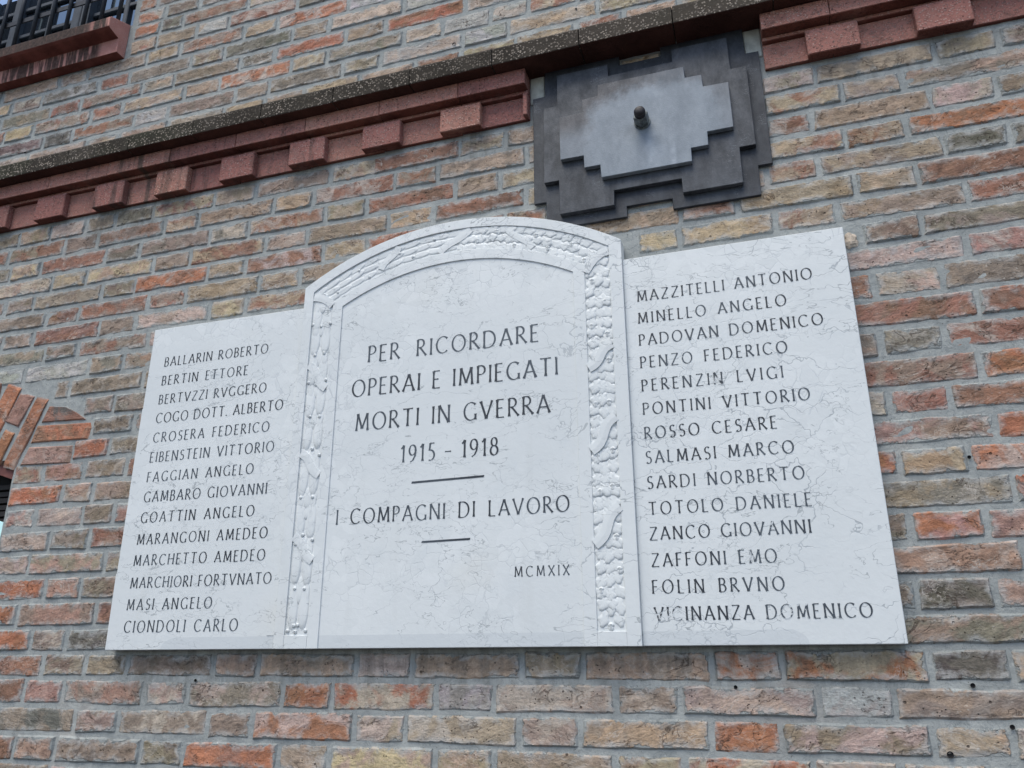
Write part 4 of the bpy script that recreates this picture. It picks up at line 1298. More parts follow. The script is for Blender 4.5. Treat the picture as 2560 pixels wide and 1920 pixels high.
w 22897 3357 25400 3341 25400 3894 22897 3894
bt 25490 3344 26692 3323 26692 3886 25490 3903
pt 26766 3336 29221 3314 29221 3888 26766 3891
p 29303 3334 30576 3325 30576 3865 29303 3878
bt 30651 3316 33073 3332 33073 3888 30651 3869
tp 33147 3325 34400 3326 34400 3885 33147 3877
r 34466 3326 35959 3316 35959 3877 34466 3876
p -19955 3473 -18769 3478 -18769 4072 -19955 4075
bt -18705 3482 -17549 3494 -17549 4069 -18705 4067
rb 22765 3982 25216 3970 25216 4551 22765 4567
t 25308 3966 26476 3974 26476 4558 25308 4565
w 26557 3958 29014 3967 29014 4535 26557 4552
pt 29088 3946 30248 3959 30248 4544 29088 4529
t 30329 3946 32636 3966 32636 4532 30329 4530
tp 32717 3961 33945 3949 33945 4537 32717 4542
o 34023 3963 35968 3948 35968 4548 34023 4534
tb -19970 4145 -18728 4162 -18728 4728 -19970 4741
y -18643 4159 -17535 4141 -17535 4724 -18643 4741
rb 23161 4653 24410 4629 24410 5205 23161 5202
b 24501 4630 27081 4634 27081 5177 24501 5213
t 27177 4623 28368 4619 28368 5184 27177 5187
w 28445 4619 30778 4615 30778 5177 28445 5181
w 30840 4616 31996 4623 31996 5184 30840 5179
w 32086 4610 34673 4612 34673 5176 32086 5177
y 34753 4615 35954 4623 35954 5182 34753 5174
b -19953 4814 -18688 4819 -18688 5387 -19953 5397
p -18608 4814 -17539 4812 -17539 5398 -18608 5402
rb 23040 5286 24184 5287 24184 5925 23040 5919
rb 24266 5290 26638 5260 26638 5913 24266 5903
r 26721 5280 27887 5256 27887 5890 26721 5914
y 27972 5258 30375 5268 30375 5908 27972 5902
k 30461 5247 31632 5255 31632 5895 30461 5894
r 31705 5253 34017 5270 34017 5892 31705 5906
o 34101 5261 35347 5271 35347 5887 34101 5898
pt 35424 5268 35953 5264 35953 5886 35424 5886
bt -19958 5470 -17550 5470 -17550 6034 -19958 6054
p 23443 5993 24725 5991 24725 6585 23443 6598
y 24819 5996 27387 5984 27387 6585 24819 6605
o 27478 5994 28641 5974 28641 6587 27478 6581
b 28723 5986 31174 5986 31174 6583 28723 6582
g 31244 5970 32443 5983 32443 6573 31244 6572
o 32526 5969 34998 5969 34998 6588 32526 6570
t 35084 5966 35967 5980 35967 6589 35084 6571
k -19956 6113 -17550 6133 -17550 6691 -19956 6696
p 23600 6665 26073 6673 26073 7308 23600 7314
tp 26156 6669 27338 6659 27338 7320 26156 7323
tb 27419 6671 29947 6654 29947 7307 27419 7306
p 30038 6649 31186 6656 31186 7317 30038 7310
r 31265 6667 33634 6667 33634 7320 31265 7309
g 33705 6666 34851 6664 34851 7312 33705 7314
t 34933 6659 35959 6655 35959 7315 34933 7303
b -19966 6782 -17541 6780 -17541 7323 -19966 7333
y 23737 7408 26050 7403 26050 8021 23737 8015
r 26129 7398 27292 7400 27292 8027 26129 8014
w 27370 7405 29706 7389 29706 8032 27370 8036
pt 29780 7405 30961 7387 30961 8031 29780 8031
g 31051 7387 33555 7399 33555 8027 31051 8039
bt 33639 7405 34767 7394 34767 8026 33639 8021
tb 34842 7397 35969 7390 35969 8036 34842 8039
g -19960 7416 -17550 7421 -17550 7964 -19960 7967
tp -19951 8061 -18700 8053 -18700 8640 -19951 8633
w -18604 8038 -16102 8052 -16102 8627 -18604 8633
g -16026 8040 -14838 8044 -14838 8626 -16026 8622
b -14770 8062 -12297 8049 -12297 8625 -14770 8634
rb -12229 8047 -10964 8058 -10964 8642 -12229 8629
w -10889 8059 -8503 8054 -8503 8634 -10889 8638
w -8421 8066 -7889 8052 -7889 8639 -8421 8644
tp 23883 8113 26467 8097 26467 8678 23883 8686
bt 26545 8111 27698 8107 27698 8680 26545 8692
tb 27783 8099 30280 8103 30280 8703 27783 8696
k 30351 8115 31535 8119 31535 8682 30351 8688
w 31616 8121 34054 8118 34054 8684 31616 8697
t 34136 8109 35957 8107 35957 8702 34136 8691
p -19964 8706 -17631 8709 -17631 9228 -19964 9241
r -17555 8698 -16310 8719 -16310 9245 -17555 9230
b -16234 8709 -13717 8716 -13717 9242 -16234 9236
o -13630 8715 -12440 8708 -12440 9238 -13630 9237
k -12350 8713 -10046 8713 -10046 9239 -12350 9228
o -9962 8710 -8760 8728 -8760 9251 -9962 9238
t -8676 8723 -8078 8712 -8078 9248 -8676 9239
o 24289 8755 26883 8773 26883 9315 24289 9319
tp 26962 8778 28223 8759 28223 9326 26962 9317
r 28300 8782 30792 8769 30792 9336 28300 9334
bt 30876 8773 32106 8782 32106 9323 30876 9338
tb 32200 8769 34622 8767 34622 9321 32200 9315
o 34696 8783 35967 8764 35967 9334 34696 9322
b -19955 9322 -18724 9305 -18724 9869 -19955 9867
k -18641 9317 -16212 9315 -16212 9858 -18641 9868
y -16144 9325 -14859 9304 -14859 9856 -16144 9857
bt -14787 9324 -12470 9309 -12470 9857 -14787 9861
y -12399 9319 -11190 9332 -11190 9869 -12399 9858
y -11109 9309 -8605 9322 -8605 9873 -11109 9875
pt 24431 9393 26924 9398 26924 9995 24431 9972
g 27001 9411 28212 9403 28212 9988 27001 9983
w 28287 9405 30885 9415 30885 9985 28287 9992
tp 30955 9399 32226 9414 32226 10000 30955 9997
rb 32315 9418 34646 9406 34646 9993 32315 9996
k 34714 9417 35966 9415 35966 9987 34714 10005
o -19967 9941 -18701 9936 -18701 10492 -19967 10489
bt -18633 9939 -16175 9941 -16175 10500 -18633 10497
tp -16094 9943 -14929 9948 -14929 10490 -16094 10507
b -14845 9949 -12250 9943 -12250 10501 -14845 10491
t -12180 9947 -11046 9942 -11046 10502 -12180 10506
p -10966 9941 -8099 9959 -8099 10512 -10966 10517
rb 24583 10056 27019 10060 27019 10642 24583 10650
r 27104 10058 28275 10056 28275 10659 27104 10650
o 28367 10075 30826 10086 30826 10657 28367 10644
pt 30924 10076 32185 10076 32185 10654 30924 10653
p 32269 10082 34737 10072 34737 10669 32269 10667
b 34808 10070 35964 10068 35964 10666 34808 10675
pt -19968 10569 -17593 10569 -17593 11132 -19968 11123
w -17525 10589 -16275 10568 -16275 11124 -17525 11126
g -16198 10589 -13797 10578 -13797 11121 -16198 11130
o -13716 10577 -12534 10581 -12534 11128 -13716 11120
bt -12453 10575 -9874 10602 -9874 11148 -12453 11145
t -9799 10596 -9000 10594 -9000 11141 -9799 11147
b 24713 10724 25897 10738 25897 11298 24713 11297
tp 25971 10726 28519 10740 28519 11313 25971 11311
k 28603 10734 29868 10742 29868 11312 28603 11309
w 29934 10735 32514 10754 32514 11338 29934 11319
b 32591 10736 33718 10739 33718 11337 32591 11326
y 33802 10751 35968 10737 35968 11328 33802 11334
k -19956 11197 -17528 11214 -17528 11770 -19956 11779
pt -17453 11197 -16282 11201 -16282 11788 -17453 11784
w -16218 11211 -13730 11217 -13730 11779 -16218 11777
tb -13657 11211 -12456 11225 -12456 11780 -13657 11776
y -12381 11211 -9792 11222 -9792 11796 -12381 11778
pt -9720 11231 -8487 11238 -8487 11797 -9720 11796
w -8404 11244 -7641 11236 -7641 11819 -8404 11798
rb 24856 11380 27175 11394 27175 11960 24856 11935
rb 27256 11391 28518 11392 28518 11948 27256 11960
w 28593 11397 31142 11404 31142 11974 28593 11953
k 31227 11397 32438 11403 32438 11966 31227 11976
p 32522 11412 34858 11408 34858 11974 32522 11967
rb 34951 11413 35963 11402 35963 11955 34951 11973
r -19952 11851 -17388 11861 -17388 12407 -19952 12414
b -17296 11854 -16095 11851 -16095 12407 -17296 12404
tp -16008 11869 -13601 11867 -13601 12425 -16008 12423
p -13536 11856 -12263 11865 -12263 12421 -13536 12420
o -12165 11881 -9395 11890 -9395 12439 -12165 12434
tb 24687 12032 25831 12027 25831 12611 24687 12604
bt 25913 12021 28350 12034 28350 12628 25913 12611
p 28420 12040 29618 12035 29618 12628 28420 12629
k 29691 12049 32082 12042 32082 12657 29691 12638
bt 32144 12037 33293 12053 33293 12651 32144 12653
rb 33371 12051 35958 12041 35958 12645 33371 12657
rb -19960 12491 -17561 12488 -17561 13092 -19960 13094
k -17479 12494 -16195 12497 -16195 13099 -17479 13087
rb -16128 12486 -13773 12506 -13773 13110 -16128 13101
o -13686 12487 -12512 12510 -12512 13109 -13686 13111
r -12447 12514 -10182 12518 -10182 13116 -12447 13106
b 24828 12690 26048 12701 26048 13282 24828 13254
g 26131 12707 28570 12710 28570 13273 26131 13269
y 28657 12704 29841 12710 29841 13288 28657 13293
r 29922 12712 32266 12714 32266 13287 29922 13279
t 32349 12717 33500 12724 33500 13295 32349 13286
t 33569 12715 35956 12725 35956 13292 33569 13286
tb -19966 13181 -17394 13176 -17394 13741 -19966 13747
pt -17312 13172 -16059 13163 -16059 13737 -17312 13756
rb -15965 13177 -13442 13169 -13442 13745 -15965 13755
b -13363 13185 -12133 13177 -12133 13773 -13363 13749
r -12054 13197 -9790 13194 -9790 13770 -12054 13767
r 25271 13342 26417 13348 26417 13914 25271 13918
w 26484 13359 28838 13360 28838 13933 26484 13912
g 28909 13353 30090 13369 30090 13946 28909 13927
y 30165 13363 32596 13362 32596 13937 30165 13934
tp 32691 13384 33953 13373 33953 13937 32691 13933
y 34029 13367 35951 13362 35951 13948 34029 13942
b 18634 16495 20047 16489 20047 17063 18634 17073
b 20129 16489 20995 16497 20995 17065 20129 17060
b 21091 16499 21939 16495 21939 17055 21091 17072
t -19965 16496 -18755 16485 -18755 17072 -19965 17070
k -18681 16488 -16127 16492 -16127 17054 -18681 17067
bt -16039 16501 -14799 16479 -14799 17055 -16039 17071
tb -14712 16480 -12484 16485 -12484 17059 -14712 17066
tb 22016 16495 23145 16480 23145 17065 22016 17077
k 23222 16487 25681 16495 25681 17064 23222 17065
t 25776 16481 26991 16486 26991 17056 25776 17061
r 27057 16480 29497 16498 29497 17055 27057 17063
b 29578 16498 30840 16490 30840 17065 29578 17074
t 30913 16489 33420 16486 33420 17071 30913 17071
w 33498 16496 34743 16489 34743 17062 33498 17070
tp 34818 16497 35969 16501 35969 17071 34818 17055
b 15751 17157 16739 17155 16739 17728 15751 17725
b 16806 17145 17883 17137 17883 17729 16806 17716
r 17952 17155 19361 17140 19361 17721 17952 17711
b 19435 17145 20440 17146 20440 17729 19435 17731
pt -19970 17156 -18748 17149 -18748 17710 -19970 17723
g -18667 17141 -16183 17149 -16183 17717 -18667 17712
t -16105 17141 -14912 17153 -14912 17711 -16105 17714
k -14832 17147 -12464 17150 -12464 17728 -14832 17716
pt -12389 17151 -11205 17156 -11205 17708 -12389 17723
tp 20510 17139 23082 17146 23082 17726 20510 17715
b 23160 17154 24378 17140 24378 17730 23160 17732
w 24462 17146 26774 17133 26774 17720 24462 17730
o 26862 17155 28029 17142 28029 17709 26862 17720
g 28124 17148 30574 17146 30574 17724 28124 17726
p 30663 17149 31795 17157 31795 17724 30663 17709
tb 31863 17155 34257 17149 34257 17727 31863 17710
b 34347 17149 35966 17155 35966 17723 34347 17728
p 14216 17798 15988 17808 15988 18365 14216 18371
b 16069 17809 16983 17810 16983 18375 16069 18373
t 17067 17789 18509 17795 18509 18383 17067 18371
y -19950 17805 -17614 17791 -17614 18366 -19950 18376
k -17541 17811 -16308 17800 -16308 18386 -17541 18376
tp -16218 17810 -13922 17805 -13922 18379 -16218 18374
tp -13853 17800 -12578 17799 -12578 18369 -13853 18364
o -12486 17806 -9957 17807 -9957 18386 -12486 18381
o 18595 17802 19840 17792 19840 18370 18595 18384
g 19909 17809 22441 17809 22441 18369 19909 18378
w 22531 17798 23650 17794 23650 18372 22531 18378
r 23732 17794 26282 17807 26282 18377 23732 18375
y 26364 17806 27521 17809 27521 18366 26364 18386
p 27596 17789 29979 17791 29979 18380 27596 18373
rb 30055 17795 31201 17807 31201 18369 30055 18367
bt 31276 17791 33618 17798 33618 18367 31276 18377
tp 33697 17791 34936 17796 34936 18367 33697 18370
tp 35000 17803 35967 17790 35967 18383 35000 18373
b 11630 18445 12438 18450 12438 19024 11630 19016
b 12509 18466 14380 18449 14380 19024 12509 19007
t 14470 18458 16028 18444 16028 19011 14470 19003
b 16110 18455 17417 18458 17417 19020 16110 19021
b 17494 18455 18573 18463 18573 19009 17494 19007
r -19954 18450 -18798 18453 -18798 19016 -19954 19026
b -18726 18458 -16178 18452 -16178 19012 -18726 19018
k -16104 18459 -14938 18451 -14938 19017 -16104 19011
bt -14839 18459 -12259 18457 -12259 19021 -14839 19022
b -12180 18450 -10508 18453 -10508 19008 -12180 19003
bt 18649 18447 19810 18443 19810 19009 18649 19013
o 19895 18450 22385 18454 22385 19007 19895 19026
k 22470 18453 23634 18467 23634 19005 22470 19015
b 23713 18449 26092 18462 26092 19024 23713 19007
tb 26177 18447 27376 18452 27376 19026 26177 19015
p 27459 18445 29887 18450 29887 19027 27459 19005
bt 29969 18457 31200 18466 31200 19010 29969 19012
y 31283 18467 33862 18456 33862 19021 31283 19026
pt 33932 18447 35146 18453 35146 19022 33932 19004
k 35228 18452 35957 18464 35957 19021 35228 19008
t -11729 19092 -10694 19104 -10694 19667 -11729 19666
b 9727 19087 11517 19095 11517 19659 9727 19673
b 11607 19104 13303 19091 13303 19677 11607 19662
t 13394 19098 15015 19087 15015 19671 13394 19678
r 15110 19106 16258 19087 16258 19668 15110 19669
b 16347 19105 18045 19101 18045 19658 16347 19659
w -19963 19093 -18793 19107 -18793 19679 -19963 19661
k -18702 19090 -16267 19094 -16267 19665 -18702 19681
k -16202 19102 -15056 19095 -15056 19674 -16202 19665
tp -14966 19097 -12451 19092 -12451 19666 -14966 19662
bt -12356 19104 -11805 19089 -11805 19667 -12356 19667
rb 18114 19100 19281 19090 19281 19669 18114 19672
r 19354 19103 21935 19105 21935 19674 19354 19665
r 22014 19096 23257 19086 23257 19677 22014 19662
b 23330 19100 25661 19088 25661 19659 23330 19663
k 25732 19097 26860 19093 26860 19675 25732 19680
p 26934 19091 29393 19105 29393 19659 26934 19672
rb 29482 19097 30772 19084 30772 19675 29482 19676
y 30846 19087 33353 19090 33353 19660 30846 19663
g 33430 19103 34590 19090 34590 19661 33430 19668
y 34671 19097 35958 19098 35958 19661 34671 19681
b 8992 19751 10598 19748 10598 20336 8992 20341
r 10670 19754 11977 19740 11977 20331 10670 20342
b 12058 19757 13765 19744 13765 20345 12058 20330
t 13858 19748 15483 19758 15483 20334 13858 20337
b 15551 19738 17113 19747 17113 20342 15551 20348
bt -19960 19747 -17493 19756 -17493 20339 -19960 20331
rb -17413 19749 -16202 19749 -16202 20345 -17413 20340
g -16120 19750 -13715 19754 -13715 20332 -16120 20343
pt -13633 19761 -12379 19761 -12379 20350 -13633 20331
bt 17192 19741 19683 19743 19683 20351 17192 20337
tb 19761 19751 20920 19755 20920 20331 19761 20345
y 21015 19745 23424 19755 23424 20342 21015 20345
tp 23504 19739 24649 19746 24649 20332 23504 20348
tb 24733 19745 27049 19757 27049 20333 24733 20343
y 27131 19759 28394 19762 28394 20346 27131 20332
t 28479 19752 30952 19749 30952 20342 28479 20352
tb 31043 19753 32281 19747 32281 20341 31043 20328
tb 32344 19750 34795 19739 34795 20344 32344 20348
tp 34871 19759 35959 19748 35959 20334 34871 20342
b 5495 20429 6871 20410 6871 21002 5495 20998
t 6939 20426 8898 20427 8898 20995 6939 20997
b 8964 20419 10589 20422 10589 20991 8964 21000
p 10665 20411 12219 20411 12219 21001 10665 20986
b 12304 20423 14006 20424 14006 20994 12304 20981
b 14085 20414 15511 20427 15511 20998 14085 20995
g 15605 20414 16762 20422 16762 20987 15605 20981
t 16835 20409 19223 20418 19223 20984 16835 20997
b 19308 20426 20528 20412 20528 20984 19308 20992
g 20604 20411 23174 20430 23174 20992 20604 20994
k 23260 20418 24432 20428 24432 21000 23260 20979
t 24512 20429 26820 20422 26820 20999 24512 21000
pt 26896 20411 28122 20413 28122 20992 26896 20996
rb 28211 20409 30611 20411 30611 21000 28211 20985
b 30689 20411 31842 20432 31842 20983 30689 20999
tp 31917 20427 34262 20416 34262 20999 31917 20982
y 34333 20420 35950 20409 35950 20985 34333 20996
b 3906 21077 5199 21060 5199 21641 3906 21645
t 5282 21080 7327 21069 7327 21635 5282 21650
b 7408 21069 9098 21081 9098 21644 7408 21643
b 9165 21079 10795 21068 10795 21640 9165 21637
t 10878 21065 13125 21063 13125 21638 10878 21645
b 13199 21062 14422 21075 14422 21633 13199 21644
tb 14519 21059 16958 21081 16958 21633 14519 21646
o 17041 21068 18178 21081 18178 21651 17041 21634
rb 18246 21058 20775 21077 20775 21634 18246 21635
p 20852 21076 21987 21071 21987 21638 20852 21631
k 22071 21068 24542 21066 24542 21638 22071 21629
b 24633 21062 25813 21066 25813 21640 24633 21641
rb 25907 21076 28377 21075 28377 21628 25907 21645
o 28464 21062 29653 21082 29653 21637 28464 21629
b 29742 21064 32249 21078 32249 21635 29742 21639
o 32321 21075 33448 21067 33448 21640 32321 21629
tp 33541 21074 35959 21072 35959 21645 33541 21639
b 2071 21715 3490 21720 3490 22300 2071 22281
b 3565 21715 5710 21730 5710 22283 3565 22294
t 5785 21711 7812 21709 7812 22286 5785 22286
r 7885 21716 9338 21719 9338 22294 7885 22291
b 9399 21726 11285 21730 11285 22296 9399 22289
k 11356 21720 13844 21732 13844 22300 11356 22289
r 13919 21721 15188 21717 15188 22291 13919 22291
bt 15269 21728 17605 21715 17605 22290 15269 22288
tp 17685 21715 18889 21713 18889 22293 17685 22297
tb 18974 21710 21462 21730 21462 22288 18974 22295
y 21549 21726 22785 21727 22785 22285 21549 22283
o 22862 21718 25162 21708 25162 22298 22862 22286
tp 25238 21720 26373 21716 26373 22292 25238 22299
rb 26455 21713 29036 21716 29036 22278 26455 22286
pt 29104 21722 30280 21730 30280 22286 29104 22289
y 30366 21726 32720 21725 32720 22298 30366 22299
b 32798 21714 34052 21714 34052 22296 32798 22289
tp 34129 21728 35961 21723 35961 22294 34129 22282
b -922 22360 190 22366 190 22944 -922 22931
b 251 22359 2568 22365 2568 22950 251 22935
t 2641 22365 4827 22375 4827 22933 2641 22942
b 4910 22371 6474 22358 6474 22950 4910 22940
b 6541 22373 8563 22359 8563 22932 6541 22950
bt 8634 22373 9791 22376 9791 22945 8634 22951
w 9877 22374 12343 22373 12343 22950 9877 22929
g 12433 22373 13668 22379 13668 22948 12433 22948
b 13740 22366 16125 22381 16125 22946 13740 22930
y 16207 22381 17465 22362 17465 22932 16207 22935
tp 17534 22365 19867 22362 19867 22952 17534 22929
b 19939 22364 21127 22373 21127 22942 19939 22950
w 21209 22368 23688 22377 23688 22931 21209 22940
y 23771 22364 24955 22382 24955 22951 23771 22944
o 25039 22377 27476 22367 27476 22936 25039 22944
y 27558 22369 28795 22369 28795 22933 27558 22938
r 28890 22365 31183 22358 31183 22948 28890 22948
tb 31258 22382 32519 22363 32519 22940 31258 22930
tb 32597 22358 34912 22378 34912 22948 32597 22933
b 34997 22378 35964 22361 35964 22947 34997 22943
tb -3477 23013 -2254 23026 -2254 23585 -3477 23583
pt -2182 23019 323 23016 323 23597 -2182 23585
p 407 23011 1598 23032 1598 23599 407 23596
t 1680 23027 4115 23010 4115 23596 1680 23587
b 4207 23029 5360 23021 5360 23593 4207 23600
y 5450 23023 7745 23009 7745 23589 5450 23587
w 7832 23022 8969 23017 8969 23599 7832 23579
r 9057 23021 11411 23019 11411 23589 9057 23601
r 11480 23028 12657 23025 12657 23592 11480 23581
bt 12726 23028 15142 23012 15142 23590 12726 23595
k 15222 23025 16460 23024 16460 23601 15222 23588
b 16532 23030 19052 23032 19052 23589 16532 23587
g 19143 23016 20319 23019 20319 23580 19143 23594
b 20398 23013 22708 23016 22708 23601 20398 23598
tp 22799 23020 24027 23014 24027 23579 22799 23592
rb 24103 23014 26594 23026 26594 23596 24103 23585
pt 26669 23019 27851 23008 27851 23581 26669 23597
w 27937 23012 30491 23029 30491 23584 27937 23590
r 30571 23009 31726 23017 31726 23592 30571 23598
b 31799 23014 34157 23023 34157 23596 31799 23599
y 34228 23013 35967 23024 35967 23581 34228 23585
b -3481 23665 -997 23676 -997 24232 -3481 24238
g -915 23675 352 23660 352 24229 -915 24237
o 433 23668 2892 23661 2892 24250 433 24236
rb 2975 23661 4260 23661 4260 24234 2975 24235
rb 4331 23680 6826 23672 6826 24235 4331 24231
w 6908 23680 8045 23668 8045 24237 6908 24248
k 8126 23680 10476 23660 10476 24236 8126 24240
w 10551 23669 11779 23662 11779 24229 10551 24231
tp 11853 23676 14347 23659 14347 24243 11853 24235
tb 14434 23673 15706 23671 15706 24239 14434 24250
b 15787 23682 18118 23672 18118 24244 15787 24247
b 18194 23661 19437 23660 19437 24230 18194 24243
r 19503 23675 22111 23665 22111 24241 19503 24249
r 22194 23681 23313 23676 23313 24237 22194 24233
pt 23401 23673 25734 23660 25734 24233 23401 24241
b 25811 23666 27075 23666 27075 24234 25811 24244
o 27149 23676 29472 23666 29472 24245 27149 24244
p 29565 23667 30738 23682 30738 24234 29565 24242
rb 30833 23660 33173 23667 33173 24239 30833 24234
o 33240 23668 34504 23676 34504 24250 33240 24250
t 34583 23661 35951 23667 35951 24246 34583 24232
b -3486 24314 -1045 24309 -1045 24885 -3486 24892
y -949 24329 195 24320 195 24879 -949 24895
rb 264 24321 2806 24314 2806 24882 264 24879
t 2882 24310 4050 24324 4050 24882 2882 24883
bt 4131 24327 6515 24318 6515 24900 4131 24897
tp 6606 24326 7855 24312 7855 24879 6606 24883
tp 7934 24312 10460 24310 10460 24901 7934 24885
k 10541 24322 11712 24309 11712 24884 10541 24881
pt 11803 24326 14091 24319 14091 24900 11803 24902
b 14177 24316 15321 24310 15321 24879 14177 24897
r 15416 24321 17992 24320 17992 24889 15416 24879
bt 18078 24314 19307 24314 19307 24902 18078 24884
bt 19379 24329 21779 24326 21779 24880 19379 24896
o 21870 24321 23127 24323 23127 24900 21870 24882
rb 23209 24327 25743 24330 25743 24893 23209 24890
y 25811 24313 27093 24312 27093 24892 25811 24881
k 27163 24329 29595 24326 29595 24889 27163 24879
y 29669 24325 30912 24316 30912 24886 29669 24884
b 30989 24309 33441 24310 33441 24891 30989 24890
t 33518 24331 34788 24309 34788 24889 33518 24901
k 34866 24329 35961 24330 35961 24901 34866 24884
r -3472 24962 -2223 24969 -2223 25547 -3472 25531
b -2148 24958 443 24967 443 25549 -2148 25545
y 530 24976 1671 24976 1671 25538 530 25543
w 1748 24967 4264 24971 4264 25543 1748 25543
rb 4343 24972 5622 24967 5622 25547 4343 25535
pt 5712 24961 8290 24982 8290 25551 5712 25543
p 8371 24970 9579 24965 9579 25548 8371 25551
p 9641 24961 12127 24977 12127 25540 9641 25529
p 12224 24966 13480 24972 13480 25550 12224 25544
g 13563 24966 16029 24968 16029 25537 13563 25549
y 16117 24963 17264 24966 17264 25539 16117 25552
y 17341 24976 19774 24959 19774 25548 17341 25542
w 19856 24978 21066 24979 21066 25547 19856 25538
rb 21145 24982 23700 24980 23700 25546 21145 25545
p 23792 24979 24942 24966 24942 25545 23792 25539
pt 25037 24980 27532 24960 27532 25549 25037 25532
tb 27605 24973 28839 24961 28839 25543 27605 25542
bt 28911 24980 31414 24968 31414 25530 28911 25542
tb 31497 24958 32791 24981 32791 25530 31497 25545
k 32871 24963 35164 24961 35164 25548 32871 25539
rb 35237 24972 35969 24971 35969 25535 35237 25533
g -3471 25608 -2287 25613 -2287 26198 -3471 26201
g -2214 25630 188 25609 188 26199 -2214 26195
t 262 25619 1502 25621 1502 26183 262 26189
w 1587 25609 4123 25612 4123 26190 1587 26194
r 4189 25626 5476 25614 5476 26194 4189 26184
b 5569 25620 7988 25616 7988 26186 5569 26193
b 8067 25618 9216 25615 9216 26199 8067 26180
tp 9289 25627 11899 25612 11899 26188 9289 26190
t 11968 25609 13255 25627 13255 26183 11968 26192
tp 13332 25627 15902 25618 15902 26191 13332 26197
p 15990 25611 17212 25623 17212 26196 15990 26180
b 17287 25625 19866 25630 19866 26182 17287 26187
o 19949 25615 21089 25628 21089 26201 19949 26185
rb 21177 25623 23531 25630 23531 26180 21177 26192
b 23598 25627 24740 25621 24740 26178 23598 26197
b 24805 25622 27283 25628 27283 26199 24805 26188
w 27362 25613 28512 25618 28512 26187 27362 26192
tb 28588 25613 31184 25610 31184 26197 28588 26199
r 31250 25631 32430 25613 32430 26191 31250 26179
bt 32511 25609 34966 25631 34966 26194 32511 26185
bt 35039 25632 35964 25627 35964 26199 35039 26195
b -19959 25608 -18763 25623 -18763 26199 -19959 26188
k -18680 25629 -16172 25615 -16172 26182 -18680 26192
k -16076 25615 -15035 25618 -15035 26183 -16076 26191
t -19963 25615 -17466 25609 -17466 26189 -19963 26194
r -17379 25616 -16098 25625 -16098 26191 -17379 26179
g -16018 25626 -15046 25631 -15046 26188 -16018 26186
k -19963 25626 -17481 25627 -17481 26189 -19963 26196
b -17395 25623 -16211 25626 -16211 26200 -17395 26180
pt -16128 25632 -15043 25619 -15043 26191 -16128 26201
o -19950 25625 -17540 25611 -17540 26187 -19950 26178
pt -17443 25616 -16204 25612 -16204 26179 -17443 26197
rb -16113 25622 -15046 25613 -15046 26179 -16113 26191
g -19954 25615 -18770 25631 -18770 26180 -19954 26188
b -18693 25609 -16139 25630 -16139 26193 -18693 26199
rb -16045 25615 -15034 25608 -15034 26178 -16045 26179
r -19953 25617 -18734 25609 -18734 26194 -19953 26193
tb -18645 25623 -16356 25630 -16356 26186 -18645 26186
r -16269 25628 -15041 25624 -15041 26195 -16269 26189
pt -19959 25631 -18724 25618 -18724 26191 -19959 26201
g -18650 25619 -16096 25620 -16096 26202 -18650 26196
y -16024 25619 -15043 25623 -15043 26178 -16024 26189
o -19961 25611 -18806 25630 -18806 26197 -19961 26194
w -18723 25619 -16187 25608 -16187 26201 -18723 26185
y -16089 25623 -15043 25620 -15043 26191 -16089 26196
o -19967 25624 -18742 25623 -18742 26186 -19967 26178
p -18662 25615 -16073 25611 -16073 26197 -18662 26178
k -15994 25613 -15034 25622 -15034 26192 -15994 26198"""
specs = []
for ln in ROWS.strip().split('\n'):
    tk = ln.split(); c = tk[0]; v = [int(t) / 1e4 for t in tk[1:]]
    specs.append((c, [(v[i], v[i + 1]) for i in range(0, len(v), 2)]))
# voussoirs of the arch that run on past the left edge of the picture
CX, CZ = -1.115, -1.33
for i in range(13):
    a = -.215 - i * .0335
    if i > 12: break
    ri, ro = 1.985, 2.215
    P = []
    for r_, a_ in ((ri, a - .0295), (ri, a), (ro, a), (ro, a - .0295)):
        aa = a_ + .0
        P.append((CX + r_ * math.sin(-aa - .215 - .0), CZ + r_ * math.cos(-aa - .215)))
    specs.append(('ok'[i % 2], P)) if False else None
AC = (-1.115, -1.35); RI, RO = 1.99, 2.225
specs = [s for s in specs if not (len(s[1]) == 4 and -1.85 < sum(p[0] for p in s[1]) / 4 < -.66 and math.hypot(sum(p[0] for p in s[1]) / 4 - AC[0], sum(p[1] for p in s[1]) / 4 - AC[1]) < RO + .03 and sum(p[1] for p in s[1]) / 4 > .3)]
a = math.asin((-.66 - AC[0]) / RO); k = 0
while a > -.30:
    b = a - .031
    P = [(AC[0] + r_ * math.sin(t), AC[1] + r_ * math.cos(t)) for r_, t in ((RI, b + .0045), (RI, a), (RO, a), (RO, b + .0045))]
    P.insert(1, ((P[0][0] + P[1][0]) / 2, (P[0][1] + P[1][1]) / 2)); specs.append(('okor'[k % 4], P)); a = b; k += 1

